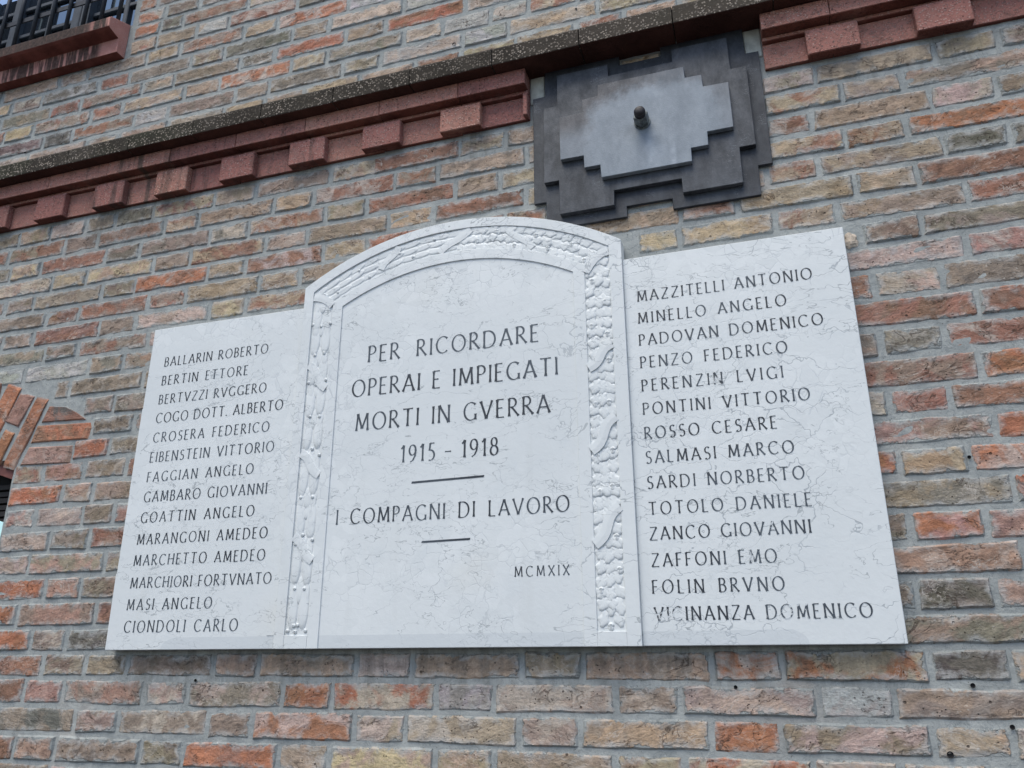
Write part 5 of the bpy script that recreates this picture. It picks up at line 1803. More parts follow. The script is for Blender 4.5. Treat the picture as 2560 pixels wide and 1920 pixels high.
specs.append(('y', [(1.424, 1.480), (1.534, 1.480), (1.534, 1.5415), (1.424, 1.5415)]))
def brick_geo(c, P, rnd):
    """front grid with rough relief, worn arris, sides running back into the mortar"""
    V, F, A, B, E, S = [], [], [], [], [], []
    col = list(c.replace('x', ''))
    def vary(q, f): return tuple(max(.02, x * f * rnd.uniform(.94, 1.06)) for x in q)
    f0 = rnd.uniform(.90, 1.12)
    ca = vary(PAL[col[0]][0], f0)
    cb = vary(PAL[col[1]][0] if len(col) > 1 else PAL[col[0]][1], f0)
    streak = 1. if 'x' in c else rnd.choice([0., 0., .35, .7])
    proud = rnd.uniform(-.0025, .0015)
    if len(P) == 4:
        P = [(p[0] + rnd.uniform(-.0025, .0025), p[1] + rnd.uniform(-.0022, .0022)) for p in P]
        L = math.dist(P[0], P[1]); H = math.dist(P[1], P[2])
        nx = max(3, min(7, round(L / .04))); nz = 3 if H < .09 else max(3, round(H / .035))
        us = [0, .004 / L * 1.4] + [i / nx for i in range(1, nx)] + [1 - .004 / L * 1.4, 1]
        ws = [0, .004 / H * 1.4] + [i / nz for i in range(1, nz)] + [1 - .004 / H * 1.4, 1]
        sk = [rnd.uniform(-.0016, .0016) for _ in us]; sk2 = [rnd.uniform(-.0016, .0016) for _ in us]
        for j, w_ in enumerate(ws):
            for i, u in enumerate(us):
                x = (P[0][0] * (1 - u) + P[1][0] * u) * (1 - w_) + (P[3][0] * (1 - u) + P[2][0] * u) * w_
                z = (P[0][1] * (1 - u) + P[1][1] * u) * (1 - w_) + (P[3][1] * (1 - u) + P[2][1] * u) * w_
                edge = i in (0, len(us) - 1) or j in (0, len(ws) - 1)
                z += sk[i] * (1 - w_) + sk2[i] * w_
                if edge: x += rnd.uniform(-.0012, .0012); y = .0018
                else: y = -.0020 + proud + rnd.uniform(-.0013, .0013)
                V.append((x, y, z)); E.append((u * L, (1 - u) * L, w_ * H, (1 - w_) * H))
        W = len(us)
        for j in range(len(ws) - 1):
            for i in range(W - 1):
                q = j * W + i; F.append((q, q + 1, q + W + 1, q + W))
        n0 = len(V); ring = [i for i in range(W)] + [j * W + W - 1 for j in range(1, len(ws))] + [(len(ws) - 1) * W + i for i in range(W - 2, -1, -1)] + [j * W for j in range(len(ws) - 2, 0, -1)]
    else:
        cx = sum(p[0] for p in P) / len(P); cz = sum(p[1] for p in P) / len(P); n = len(P)
        for p in P: V.append((p[0], .0008, p[1])); E.append((.006,) * 4)
        for p in P: V.append((p[0] + (cx - p[0]) * .08, -.0040 + rnd.uniform(-.001, .001), p[1] + (cz - p[1]) * .14)); E.append((.030,) * 4)
        F += [(i, (i + 1) % n, (i + 1) % n + n, i + n) for i in range(n)] + [tuple(range(n, 2 * n))]
        ring = list(range(n)); n0 = 2 * n
    for i in ring: V.append((V[i][0], .02, V[i][2])); E.append((0, 0, 0, 0))
    n = len(ring)
    for i in range(n): F.append((n0 + i, n0 + (i + 1) % n, ring[(i + 1) % n], ring[i]))
    r3 = (rnd.random(), rnd.random(), rnd.random())
    return V, F, ca, cb, r3, streak, E
def attrs(me, ca, cb, r3, st, E):
    n = len(me.vertices)
    for nm, vals in (('ca', ca), ('cb', cb), ('rnd', r3)):
        a_ = me.attributes.new(nm, 'FLOAT_VECTOR', 'POINT'); a_.data.foreach_set('vector', [x for q in vals for x in q])
    a_ = me.attributes.new('ed', 'FLOAT_COLOR', 'POINT'); a_.data.foreach_set('color', [x for q in E for x in q])
    a_ = me.attributes.new('ed2', 'FLOAT', 'POINT'); a_.data.foreach_set('value', st)
rnd = random.Random(5)
MV, MF, mca, mcb, mr, ms, mE = [], [], [], [], [], [], []
for i, (c, P) in enumerate(specs):
    V, F, ca, cb, r3, st, E = brick_geo(c, P, rnd); n = len(V)
    if i < 300:
        me = bpy.data.meshes.new('brick'); me.from_pydata(V, [], F)
        attrs(me, [ca] * n, [cb] * n, [r3] * n, [st] * n, E); me.update()
        link('brick', me, wall, [M['brick']])
    else:
        k = len(MV); MV += V; MF += [tuple(x + k for x in f) for f in F]
        mca += [ca] * n; mcb += [cb] * n; mr += [r3] * n; ms += [st] * n; mE += E
me = bpy.data.meshes.new('brick_courses'); me.from_pydata(MV, [], MF); attrs(me, mca, mcb, mr, ms, mE); me.update()
tag(link('brick_courses', me, wall, [M['brick']]), 'further bricks of the wall, small or at its edges', kind='stuff')

# mortar bed: one rough sheet with the two openings left out
def opening(x, z):
    if x < -.352 and z > 2.185 and x > -1.45: return True
    if -1.752 < x < -.478 and z < .30: return True
    if -1.752 < x < -.478 and math.hypot(x - AC[0], z - AC[1]) < RI and z < .75: return True
    return False
xs = sorted(set([round(-2.0 + i * .02, 4) for i in range(281)] + [-.352, -.478, -1.45, -1.752]))
zs = sorted(set([round(GZ + i * .02, 4) for i in range(int(4.3 / .02))] + [2.185]))
V, F = [], []; W = len(xs)
for z in zs:
    for x in xs:
        y = .0006 + .0013 * mnoise.noise(Vector((x * 22, 0, z * 30))) + .001 * mnoise.noise(Vector((x * 60, 5, z * 60)))
        V.append((x, y, z))
for j in range(len(zs) - 1):
    for i in range(W - 1):
        if not opening((xs[i] + xs[i + 1]) / 2, (zs[j] + zs[j + 1]) / 2):
            q = j * W + i; F.append((q, q + 1, q + W + 1, q + W))
fromdata('mortar', V, F, [M['mortar']], wall, smooth=True)
# reveals of the openings (plastered brick thickness)
for q in ((-.352, -.32, .006, .30, 2.185, 2.68), (-1.48, -1.45, .006, .30, 2.185, 2.68), (-1.48, -.32, .006, .32, 2.14, 2.1849)): boxes('reveal', [q], [M['mortar']], wall)
for q in ((-.478, -.44, .006, .30, GZ, .528), (-1.79, -1.752, .006, .30, GZ, .528)): boxes('reveal', [q], [M['mortar']], wall)
# wall core behind everything
for q in ((-2.0, -1.79, .012, .34, GZ, 2.14), (-.44, 3.6, .012, .34, GZ, 2.14), (-1.79, -.44, .30, .34, .6, 2.14), (-.32, 3.6, .012, .34, 2.14, 2.67)): boxes('wall_core', [q], [M['mortar']], wall)
for x, z, r_ in ((1.1505, 1.6815, .0075),):
    pass
# dark discs for plug holes in the masonry, their inner shade put into colour
def hole_shade_disc(x, z, r_, y=-.0045):
    n = 14; V = [(x + r_ * math.cos(2 * math.pi * i / n), y, z + r_ * math.sin(2 * math.pi * i / n)) for i in range(n)]
    V += [(x + .6 * r_ * math.cos(2 * math.pi * i / n), y + .003, z + .6 * r_ * math.sin(2 * math.pi * i / n)) for i in range(n)]
    F = [(i, (i + 1) % n, (i + 1) % n + n, i + n) for i in range(n)] + [tuple(range(n, 2 * n))]
    fromdata('plug_hole_shade_disc', V, F, [M['dark']], wall)
for x, z, r_ in [(0.9289, 1.733, 0.0075), (0.274, -0.0679, 0.005), (0.9503, 1.282, 0.004), (-0.7377, 1.7162, 0.004), (1.5848, -0.0751, 0.005), (2.0155, -0.0694, 0.006), (1.9579, -0.1891, 0.008), (2.0679, -0.1401, 0.006), (2.0837, 0.3643, 0.005), (1.3067, 1.7526, 0.004)]: hole_shade_disc(x, z, r_ * .75)

# ------------------------------------------------------------------ string course with dentils
sc_l = thing('string_course', 'projecting red string course with dentils under a blackened coping, cut away behind the iron plate', 'string course', (0, 0, 1.391))
rs = random.Random(3)
x = .079 - .25 * 9
while x < 3.6:
    j = rs.uniform(-.0012, .0012); dz = rs.uniform(-.001, .001)
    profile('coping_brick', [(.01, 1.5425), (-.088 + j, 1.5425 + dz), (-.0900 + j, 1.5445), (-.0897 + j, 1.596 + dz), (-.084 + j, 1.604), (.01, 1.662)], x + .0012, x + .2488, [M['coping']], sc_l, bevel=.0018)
    x += .25
def zfoot(x): return 1.3915 + .012 * max(0., min(1., x / 1.1))
def moulded(xa, xb, name='moulded_brick'):
    """one cast brick: fascia, fillet, then half dentil, sunk panel, half dentil"""
    j = rs.uniform(-.0008, .0008)
    xa += .0009; xb -= .0009
    L = [(xa, xb, -.053 + j, .01, 1.4910, 1.5420), (xa, xb, -.0225 + j, .0095, 1.4790, 1.4909), (xa, xb, -.0095, .009, zfoot(xa), 1.4789)]
    P = []
    k = math.floor((xa + .0905) / .2485) - 1
    while -.0905 + .2485 * k < xb:
        d0 = -.0905 + .2485 * k; d1 = d0 + .1225; a_, b_ = max(d0, xa), min(d1, xb)
        if b_ - a_ > .012: P.append((a_, b_))
        k += 1
    return L, P, j
def course(x0, x1):
    x = x0
    k = math.floor((x0 + .0295) / .2485) + 1
    while x < x1 - .01:
        xn = min(x1, -.0295 + .2485 * k); k += 1
        L, P, j = moulded(x, xn)
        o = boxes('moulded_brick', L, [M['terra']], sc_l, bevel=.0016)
        x = xn
    k = math.floor((x0 + .0905) / .2485) - 1
    while -.0905 + .2485 * k < x1:
        d0 = -.0905 + .2485 * k; d1 = d0 + .1225; a_, b_ = max(d0, x0 + .0009), min(d1, x1 - .0009); k += 1
        if b_ - a_ > .01:
            jj = rs.uniform(-.0012, .0012)
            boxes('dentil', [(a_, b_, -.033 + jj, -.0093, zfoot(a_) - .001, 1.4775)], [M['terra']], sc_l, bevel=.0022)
course(-2.0, 1.1655); course(1.7935, 3.6)
# pale plaster made good in the gap the plate needed
for q in ((1.1665, 1.2075, -.0034, .0045, 1.452, 1.5420), (1.7500, 1.7925, -.0036, .0045, 1.452, 1.5420)): boxes('plaster_patch', [q], [M['plaster']], sc_l, bevel=.002)

# ------------------------------------------------------------------ iron anchor plates
an = thing('anchor_plate', 'stack of three stepped dark grey iron plates bolted to the wall above the plaque', 'iron plate', (1.48, 0, 1.2916))
def stepped(xl, xr, zb, zt, steps, cx=1.48):
    pass
P1 = [(1.2095, 1.0415), (1.4215, 1.0415), (1.4215, 1.0717), (1.5370, 1.0717), (1.5370, 1.0415), (1.7480, 1.0415), (1.7490, 1.1235), (1.7830, 1.1235),
      (1.7830, 1.4625), (1.7500, 1.4635), (1.7490, 1.5443), (1.5350, 1.5443), (1.5350, 1.5140), (1.4230, 1.5140), (1.4230, 1.5443), (1.2112, 1.5443), (1.2112, 1.4635), (1.1765, 1.4630), (1.1760, 1.1245), (1.2095, 1.1245)]
P2 = [(1.2495, 1.0720), (1.3925, 1.0720), (1.3935, 1.1150), (1.5645, 1.1150), (1.5650, 1.0740), (1.7095, 1.0740), (1.7100, 1.1750), (1.7490, 1.1750),
      (1.7490, 1.4120), (1.7095, 1.4130), (1.7080, 1.5140), (1.5655, 1.5140), (1.5650, 1.4745), (1.3940, 1.4740), (1.3930, 1.5115), (1.2505, 1.5120), (1.2490, 1.4110), (1.2100, 1.4110), (1.2085, 1.1740), (1.2490, 1.1740)]
P3 = [(1.3655, 1.1500), (1.5942, 1.1500), (1.5945, 1.1882), (1.6370, 1.1882), (1.6375, 1.2270), (1.7010, 1.2270), (1.7005, 1.3625), (1.6378, 1.3645), (1.6365, 1.4020), (1.5945, 1.4030),
      (1.5940, 1.4385), (1.3665, 1.4388), (1.3640, 1.4040), (1.3220, 1.4020), (1.3220, 1.3615), (1.2575, 1.3590), (1.2580, 1.2265), (1.3212, 1.2258), (1.3215, 1.1885), (1.3637, 1.1885)]
prism('plate', P1, -.0125, -.0026, [M['iron_dark']], an, .0008)
prism('plate', P2, -.0275, -.0126, [M['iron_mid']], an, .0008)
prism('plate', P3, -.0425, -.0276, [M['iron_pale']], an, .0008)
def lathe(name, prof, cx, cz, n, mats, parent, smooth=True, rot=0):
    """prof: (radius, y) from the wall outwards, axis along Y"""
    V, F = [], []
    for r_, y in prof:
        for i in range(n):
            t = 2 * math.pi * i / n + rot; V.append((cx + r_ * math.cos(t), y, cz + r_ * math.sin(t)))
    for j in range(len(prof) - 1):
        for i in range(n): F.append((j * n + i, (j + 1) * n + i, (j + 1) * n + (i + 1) % n, j * n + (i + 1) % n))
    F.append(tuple(range((len(prof) - 1) * n + n - 1, (len(prof) - 1) * n - 1, -1)))
    o = fromdata(name, V, F, mats, parent)
    bm = bmesh.new(); bm.from_mesh(o.data); bmesh.ops.recalc_face_normals(bm, faces=bm.faces); bm.to_mesh(o.data); bm.free()
    if smooth: o.data.polygons.foreach_set('use_smooth', [len(p.vertices) == 4 for p in o.data.polygons])
    return o
bx, bz = 1.4785, 1.2916
lathe('washer', [(.0215, -.0424), (.0215, -.0452), (.0205, -.0462), (.012, -.0463)], bx, bz, 36, [M['nut']], an, False)
lathe('nut', [(.0175, -.0462), (.0195, -.0478), (.0195, -.0600), (.0195, -.0740), (.0178, -.0762), (.012, -.0763)], bx, bz, 6, [M['nut']], an, False, .35)
pr = [(.0142, -.076), (.0145, -.088), (.0142, -.0905), (.0128, -.0935), (.0100, -.0960), (.006, -.0975), (.002, -.098)]
for i in range(7): pr.insert(1, (.0145 if i % 2 else .0136, -.0875 + i * .0015))
lathe('threaded_bolt_end', pr, bx, bz, 24, [M['cap']], an, True)

# ------------------------------------------------------------------ marble plaque
pl = thing('memorial_plaque', 'arched white marble memorial with name lists on both wings and carved pilasters', 'plaque', (.959, 0, .005))
def foot(o, v=1.):
    a_ = o.data.attributes.new('foot', 'FLOAT', 'POINT'); a_.data.foreach_set('value', [v] * len(o.data.vertices)); return o
def arc(cx, cz, r_, xa, xb, n):
    return [(x, cz + math.sqrt(max(0, r_ * r_ - (x - cx) ** 2))) for x in [xa + (xb - xa) * i / n for i in range(n + 1)]]
XO0, XO1 = .5162, 1.4064       # outer edges of the centre slab
XB0, XB1 = .5450, 1.3752       # band / field
XF0, XF1 = .6078, 1.3122       # field / inner border
XI0, XI1 = .6376, 1.2828       # inner border / panel
lw = foot(prism('side_slab', [(.0048, .005), (.5161, .005), (.5161, .9070), (.0048, .9083), (.0050, .6640), (.0030, .6615), (.0034, .4200), (.0046, .4180), (.0046, .2010), (.0022, .1975)], -.035, -.0028, [M['marble']], pl, .0012)); lw['label'] = 'left wing slab with fourteen names from BALLARIN to CIONDOLI'
# small chips out of the wing's left edge
lw2 = foot(prism('side_slab', [(1.4065, .005), (1.9128, .005), (1.9128, .9098), (1.4065, .9098)], -.035, -.0028, [M['marble']], pl, .0012)); lw2['label'] = 'right wing slab with fourteen names from MAZZITELLI to VICINANZA'
outer = [(XO0, .0047), (XO1, .0047)] + arc(.9607, .284, .8112, XO1, XO0, 64)
cs = foot(prism('centre_slab', outer, -.0405, -.0030, [M['marble']], pl, .001)); cs['label'] = 'centre slab with the dedication PER RICORDARE under a segmental arch'
def band(name, lo, hi, y0, parent, foot_v=0.):
    """raised strip between two open polylines with equal point counts"""
    n = len(lo); V = [(x, y0, z) for x, z in lo] + [(x, y0, z) for x, z in hi]
    yb = -.0400
    V += [(x, yb, z) for x, z in lo] + [(x, yb, z) for x, z in hi]
    F = []
    for i in range(n - 1):
        F.append((i, i + 1, n + i + 1, n + i)); F.append((2 * n + i, 2 * n + i + 1, i + 1, i)); F.append((n + i, n + i + 1, 3 * n + i + 1, 3 * n + i))
    F.append((0, n, 3 * n, 2 * n)); F.append((n - 1, 3 * n - 1, 4 * n - 1, 2 * n - 1))
    o = fromdata(name, V, F, [M['marble']], parent)
    bm = bmesh.new(); bm.from_mesh(o.data); bmesh.ops.recalc_face_normals(bm, faces=bm.faces); bm.to_mesh(o.data); bm.free()
    m = o.modifiers.new('bevel', 'BEVEL'); m.width = .0009; m.segments = 2; m.limit_method = 'ANGLE'; m.angle_limit = math.radians(50)
    return foot(o, foot_v)
NA = 60
def path(x0, x1, cx, cz, r_, zb):
    return [(x0, zb)] + arc(cx, cz, r_, x0, x1, NA) + [(x1, zb)]
po = path(XO0, XO1, .9607, .284, .8112, .0047)
pb = path(XB0, XB1, .9615, .3010, .7680, .0047)
pf = path(XF0, XF1, .9620, .3197, .6843, .0047)
pi_ = path(XI0, XI1, .9616, .3105, .6645, .0047)
band('outer_border', po, pb, -.0448, cs)
band('inner_border', pf, pi_, -.0438, cs)
# plain feet of the pilasters
for a_, b_ in ((XB0, XF0), (XF1, XB1)):
    foot(boxes('pilaster_foot', [(a_ + .0002, b_ - .0002, -.0442, -.0400, .0048, .0350)], [M['marble']], cs, bevel=.0006), 0.)
# first wide strip beside the left pilaster is a shallow step on the wing slab
foot(boxes('margin_strip', [(.4900, .5160, -.0362, -.0345, .036, .880)], [M['marble']], lw, bevel=.0004), 0.)

# --- carved relief
RV, RF, RS = [], [], []
def add_patch(V, F, sm=True):
    RS.extend([sm] * len(F))
    s_ = 0
    for f in F:
        a, b_, c = V[f[0]], V[f[1]], V[f[2]]
        s_ += (b_[2] - a[2]) * (c[0] - a[0]) - (b_[0] - a[0]) * (c[2] - a[2])
    if s_ > 0: F = [tuple(reversed(f)) for f in F]
    k = len(RV); RV.extend(V); RF.extend([tuple(i + k for i in f) for f in F])
FY = -.0400
def leaf(cx, cz, L, Wd, ang, lobes, h=.006, y=FY, rn=rs):
    """domed, lobed leaf; ang = direction its tip points, 0 = down"""
    n = 26 if lobes else 16; out = []
    for i in range(n):
        t = i / n * 2 * math.pi
        u = math.cos(t); s_ = math.sin(t)
        wv = abs(s_) ** .8 * (1 if s_ > 0 else -1)
        f = 1.0
        if lobes: f = 1 + .26 * math.cos(t * lobes * 1.0 + .4) * (abs(s_) ** .5)
        out.append((u * L * .5 * (1.0 if not lobes else (1 + .06 * math.cos(3 * t))), wv * Wd * .5 * f))
    ca, sa = math.cos(ang), math.sin(ang)
    def tr(u, w_): return (cx + w_ * ca + u * sa, cz - u * ca + w_ * sa)
    V = [];
    rings = ((1.0, 0.0), (.93, .55), (.72, .85), (.38, 1.0))
    hh = h * (.44 if lobes else .62) * rn.uniform(.85, 1.15); tilt = rn.uniform(-.25, .25)
    for s_, q in rings:
        for u, w_ in out:
            x, z = tr(u * s_, w_ * s_); vein = -.18 * math.exp(-(w_ * s_ / (Wd * .07)) ** 2)
            lob = .0 if not lobes else .10 * math.sin(u / L * 26)
            V.append((x, y - hh * (.55 + .75 * (u * s_ / L + .5)) * max(0, q + (vein + lob) * (q > 0) + tilt * w_ / Wd * q), z))
    x, z = tr(0, 0); V.append((x, y - hh * .80, z))
    F = []
    for r_ in range(3):
        for i in range(n): F.append((r_ * n + i, r_ * n + (i + 1) % n, (r_ + 1) * n + (i + 1) % n, (r_ + 1) * n + i))
    for i in range(n): F.append((3 * n + i, 3 * n + (i + 1) % n, 4 * n))
    add_patch(V, F)
def ball(cx, cz, r_, yc=None, sz=1.0, cup=False):
    yc = FY - r_ * .55 if yc is None else yc
    V, F = [], []; n = 12
    for j in range(1, 6):
        ph = math.radians(-15 + (j - 1) * 21)
        for i in range(n):
            t = 2 * math.pi * i / n
            V.append((cx + r_ * math.cos(ph) * math.cos(t), yc - .5 * r_ * math.sin(ph), cz + sz * r_ * math.cos(ph) * math.sin(t)))
    V.append((cx, yc - .5 * r_, cz))
    for j in range(4):
        for i in range(n): F.append((j * n + i, j * n + (i + 1) % n, (j + 1) * n + (i + 1) % n, (j + 1) * n + i))
    for i in range(n): F.append((i, (i + 1) % n, 5 * n))
    add_patch(V, F)
def acorn(cx, cz, s_=1.):
    ball(cx, cz - .0035 * s_, .0056 * s_, FY - .0012, 1.2); ball(cx, cz + .003 * s_, .0070 * s_, FY - .0010 * s_, .75)
def ribbon(pts, wd, h=.0075):
    wd *= 1.12
    """flat strap along a polyline, crowned in the middle"""
    V, F = [], []; n = len(pts)
    for i, (x, z) in enumerate(pts):
        a0 = pts[max(0, i - 1)]; a1 = pts[min(n - 1, i + 1)]; dx, dz = a1[0] - a0[0], a1[1] - a0[1]; l = math.hypot(dx, dz); nx, nz = -dz / l, dx / l
        for o_, q in ((-.5, 0), (-.485, .9), (0, 1.0), (.485, .9), (.5, 0)):
            V.append((x + nx * wd * o_, FY - h * .72 * q, z + nz * wd * o_))
    for i in range(n - 1):
        for k in range(4): F.append((i * 5 + k, (i + 1) * 5 + k, (i + 1) * 5 + k + 1, i * 5 + k + 1))
    add_patch(V, F, False)
def curve(a, b, bend=.15, n=9):
    out = []
    dx, dz = b[0] - a[0], b[1] - a[1]
    for i in range(n):
        t = i / (n - 1); k = bend * math.sin(math.pi * 2 * t)
        out.append((a[0] + dx * t - dz * k * .3, a[1] + dz * t + dx * k * .3))
    return out
def flush(name, label):
    global RV, RF, RS
    o = fromdata(name, RV, RF, [M['marble']], cs, smooth=True); foot(o, 0.); o['label'] = label
    o.data.polygons.foreach_set('use_smooth', RS); RV, RF, RS = [], [], []
rr_ = random.Random(8)
def garland_sheet(pts_fn, length, kind):
    pass
# left pilaster: long smooth laurel leaves in two files, berries and two ribbons
z = .90
for k, zc in enumerate([.868, .812, .705, .640, .520, .440, .335, .300, .205, .115]):
    pass
for zc, L in ((.868, .085), (.800, .090), (.716, .095), (.628, .100), (.540, .095), (.425, .110), (.330, .100), (.300, .08), (.205, .110), (.105, .115)):
    for sx in (-1, 1):
        leaf(.5762 + sx * .0152 - (.9 - zc) * .0006, zc + rr_.uniform(-.004, .004), L, .029, sx * rr_.uniform(-.02, .06), 0, .0048)
    for sx in (-1, 0, 1): leaf(.5765 + sx * .017, zc + .036, L * .62, .021, rr_.uniform(-.08, .08), 0, .0040)
for x, z in [(.55, .848), (.575, .84), (.602, .846), (.563, .757), (.591, .76), (.551, .68), (.574, .672), (.603, .683), (.564, .584), (.593, .582), (.578, .496), (.551, .479), (.601, .478), (.557, .37), (.591, .369), (.572, .275), (.6, .262), (.553, .253), (.562, .145), (.589, .144), (.568, .058), (.578, .059), (.552, .046), (.573, .044), (.601, .046)]:
    ball(x, z, .0050, FY - .0022)
for a_, b_ in (((.5475, .731), (.6055, .658)), ((.5475, .487), (.6055, .424)), ((.5475, .272), (.6055, .210))):
    ribbon(curve(a_, b_), .020, .0066)
flush('carved_garland', 'left garland of long laurel leaves and berries crossed by ribbons')
# right pilaster: lobed oak leaves with acorns and three ribbons
z = .915; s_ = 1
while z > .075:
    for sx in (-1, 0, 1):
        leaf(1.3436 + sx * .0175 + rr_.uniform(-.003, .003), z + rr_.uniform(-.006, .006), rr_.uniform(.036, .044), rr_.uniform(.024, .030), sx * .35 + rr_.uniform(-.35, .35), 5, rr_.uniform(.0050, .0085))
    z -= .0275
for sx, zc in ((-1, .062), (1, .062), (0, .085)): leaf(1.3436 + sx * .016, zc, .040, .022, sx * .3, 5, .006)
for x, z in [(1.363, .648), (1.33, .634), (1.327, .542), (1.359, .544), (1.363, .429), (1.328, .416), (1.363, .233), (1.366, .162), (1.324, .12), (1.342, .045), (1.330, .86), (1.360, .80), (1.325, .74), (1.362, .715), (1.330, .335), (1.358, .345)]: acorn(x, z)
for a_, b_ in (((1.3720, .688), (1.3140, .632)), ((1.3735, .508), (1.3140, .430)), ((1.3735, .300), (1.3140, .218))):
    ribbon(curve(a_, b_, -.2), .0215, .0088)
flush('carved_garland', 'right garland of oak leaves and acorns crossed by ribbons')
# arch: laurel on the left half, oak on the right half, running along the curve
def onarch(a_, r_): return (.9618 + r_ * math.sin(a_), .3085 + r_ * math.cos(a_))
a_ = -.585
while a_ < -.02:
    for k, r_ in enumerate((.7095, .7295, .7490)):
        x, z = onarch(a_ + k * .012, r_)
        leaf(x, z, .056, .019, -(math.pi / 2 - 0) * 1 - a_ * 1.0 + math.pi + rr_.uniform(-.12, .12), 0, .0034)
    a_ += .056
a_ = .03
while a_ < .60:
    for k, r_ in enumerate((.7010, .7260, .7510)):
        x, z = onarch(a_ + rr_.uniform(-.006, .006), r_)
        leaf(x, z, rr_.uniform(.036, .044), rr_.uniform(.022, .028), math.pi / 2 - a_ + (k - 1) * .4 + rr_.uniform(-.4, .4), 5, rr_.uniform(.0046, .0070))
    a_ += .036
for a_, r_ in ((-.55, .735), (-.50, .715), (-.39, .74), (-.36, .705), (-.22, .735), (-.17, .71), (-.08, .745)):
    x, z = onarch(a_, r_); ball(x, z, .0046, FY - .0020)
for a_, r_ in ((.09, .72), (.16, .745), (.24, .705), (.31, .74), (.37, .71), (.45, .735), (.52, .705)):
    x, z = onarch(a_, r_); acorn(x, z, .9)
ribbon(curve((.799, 1.047), (.748, .985)), .018, .0050); ribbon(curve((1.008, 1.064), (.918, 1.007), .1), .019, .0050); ribbon(curve((1.110, 1.046), (1.180, .978), -.1), .015, .0048)
# ties where arch meets pilasters
ribbon([(.5465, .930), (.560, .928), (.578, .921), (.594, .911), (.6065, .898)], .020, .0066)
ribbon([(1.3740, .935), (1.357, .931), (1.340, .920), (1.326, .904), (1.3145, .885)], .020, .0070)
flush('carved_garland', 'arched garland, laurel on its left half and oak on its right')

# --- inscriptions: Roman capitals drawn as strokes of a broad pen, thick uprights and thin bars
def arcp(cx, cy, rx, ry, a0, a1, n=14):
    return [(cx + rx * math.cos(math.radians(a0 + (a1 - a0) * i / n)), cy + ry * math.sin(math.radians(a0 + (a1 - a0) * i / n))) for i in range(n + 1)]
G = {
 'A': (.78, [[(.02, 0), (.39, 1)], [(.39, 1), (.76, 0)], [(.16, .34), (.62, .34)]]),
 'B': (.56, [[(.06, 0), (.06, 1)], [(.06, 1), (.25, 1)] + arcp(.25, .765, .22, .235, 90, -90) + [(.06, .53)], [(.06, .53), (.27, .53)] + arcp(.27, .265, .26, .265, 90, -90) + [(.06, 0)]]),
 'C': (.80, [arcp(.46, .5, .42, .5, 48, 314, 20)]),
 'D': (.82, [[(.06, 0), (.06, 1)], [(.06, 1), (.30, 1)] + arcp(.30, .5, .46, .5, 90, -90, 18) + [(.06, 0)]]),
 'E': (.50, [[(.06, 0), (.06, 1)], [(.06, 1), (.46, 1)], [(.06, .52), (.38, .52)], [(.06, 0), (.48, 0)]]),
 'F': (.48, [[(.06, 0), (.06, 1)], [(.06, 1), (.46, 1)], [(.06, .52), (.38, .52)]]),
 'G': (.82, [arcp(.46, .5, .42, .5, 48, 318, 20), [(.76, .02), (.76, .34)]]),
 'H': (.74, [[(.06, 0), (.06, 1)], [(.68, 0), (.68, 1)], [(.06, .52), (.68, .52)]]),
 'I': (.14, [[(.07, 0), (.07, 1)]]),
 'L': (.48, [[(.06, 0), (.06, 1)], [(.06, 0), (.47, 0)]]),
 'M': (.94, [[(.08, 0), (.14, 1)], [(.14, 1), (.47, .12)], [(.47, .12), (.80, 1)], [(.80, 1), (.87, 0)]]),
 'N': (.78, [[(.07, 0), (.07, 1)], [(.07, 1), (.71, 0)], [(.71, 0), (.71, 1)]]),
 'O': (.92, [arcp(.46, .5, .42, .5, 0, 360, 30)]),
 'P': (.54, [[(.06, 0), (.06, 1)], [(.06, 1), (.24, 1)] + arcp(.24, .745, .26, .255, 90, -90) + [(.06, .49)]]),
 'R': (.64, [[(.06, 0), (.06, 1)], [(.06, 1), (.24, 1)] + arcp(.24, .755, .24, .245, 90, -90) + [(.06, .51)], [(.22, .51), (.64, 0)]]),
 'S': (.50, [arcp(.27, .755, .20, .245, 40, 250, 12) + arcp(.25, .26, .22, .26, 70, -140, 14)]),
 'T': (.70, [[(.35, 0), (.35, 1)], [(.02, 1), (.68, 1)]]),
 'V': (.76, [[(.02, 1), (.38, 0)], [(.38, 0), (.74, 1)]]),
 'X': (.70, [[(.03, 1), (.67, 0)], [(.67, 1), (.03, 0)]]),
 'Z': (.66, [[(.06, 1), (.62, 1)], [(.62, 1), (.04, 0)], [(.04, 0), (.64, 0)]]),
 '1': (.30, [[(.20, 0), (.20, 1)], [(.04, .80), (.20, 1)]]),
 '5': (.46, [[(.14, 1), (.42, 1)], [(.14, 1), (.10, .58)] , arcp(.16, .30, .27, .30, 105, -110, 14)]),
 '8': (.50, [arcp(.25, .76, .18, .24, 0, 360, 20), arcp(.25, .27, .23, .27, 0, 360, 22)]),
 '9': (.50, [arcp(.25, .70, .22, .30, 0, 360, 22), [(.47, .70), (.44, .36), (.30, .10), (.12, 0)]]),
 '-': (.44, [[(.02, .42), (.42, .42)]]), '.': (.12, [[(.06, 0), (.06, .06)]]),
}
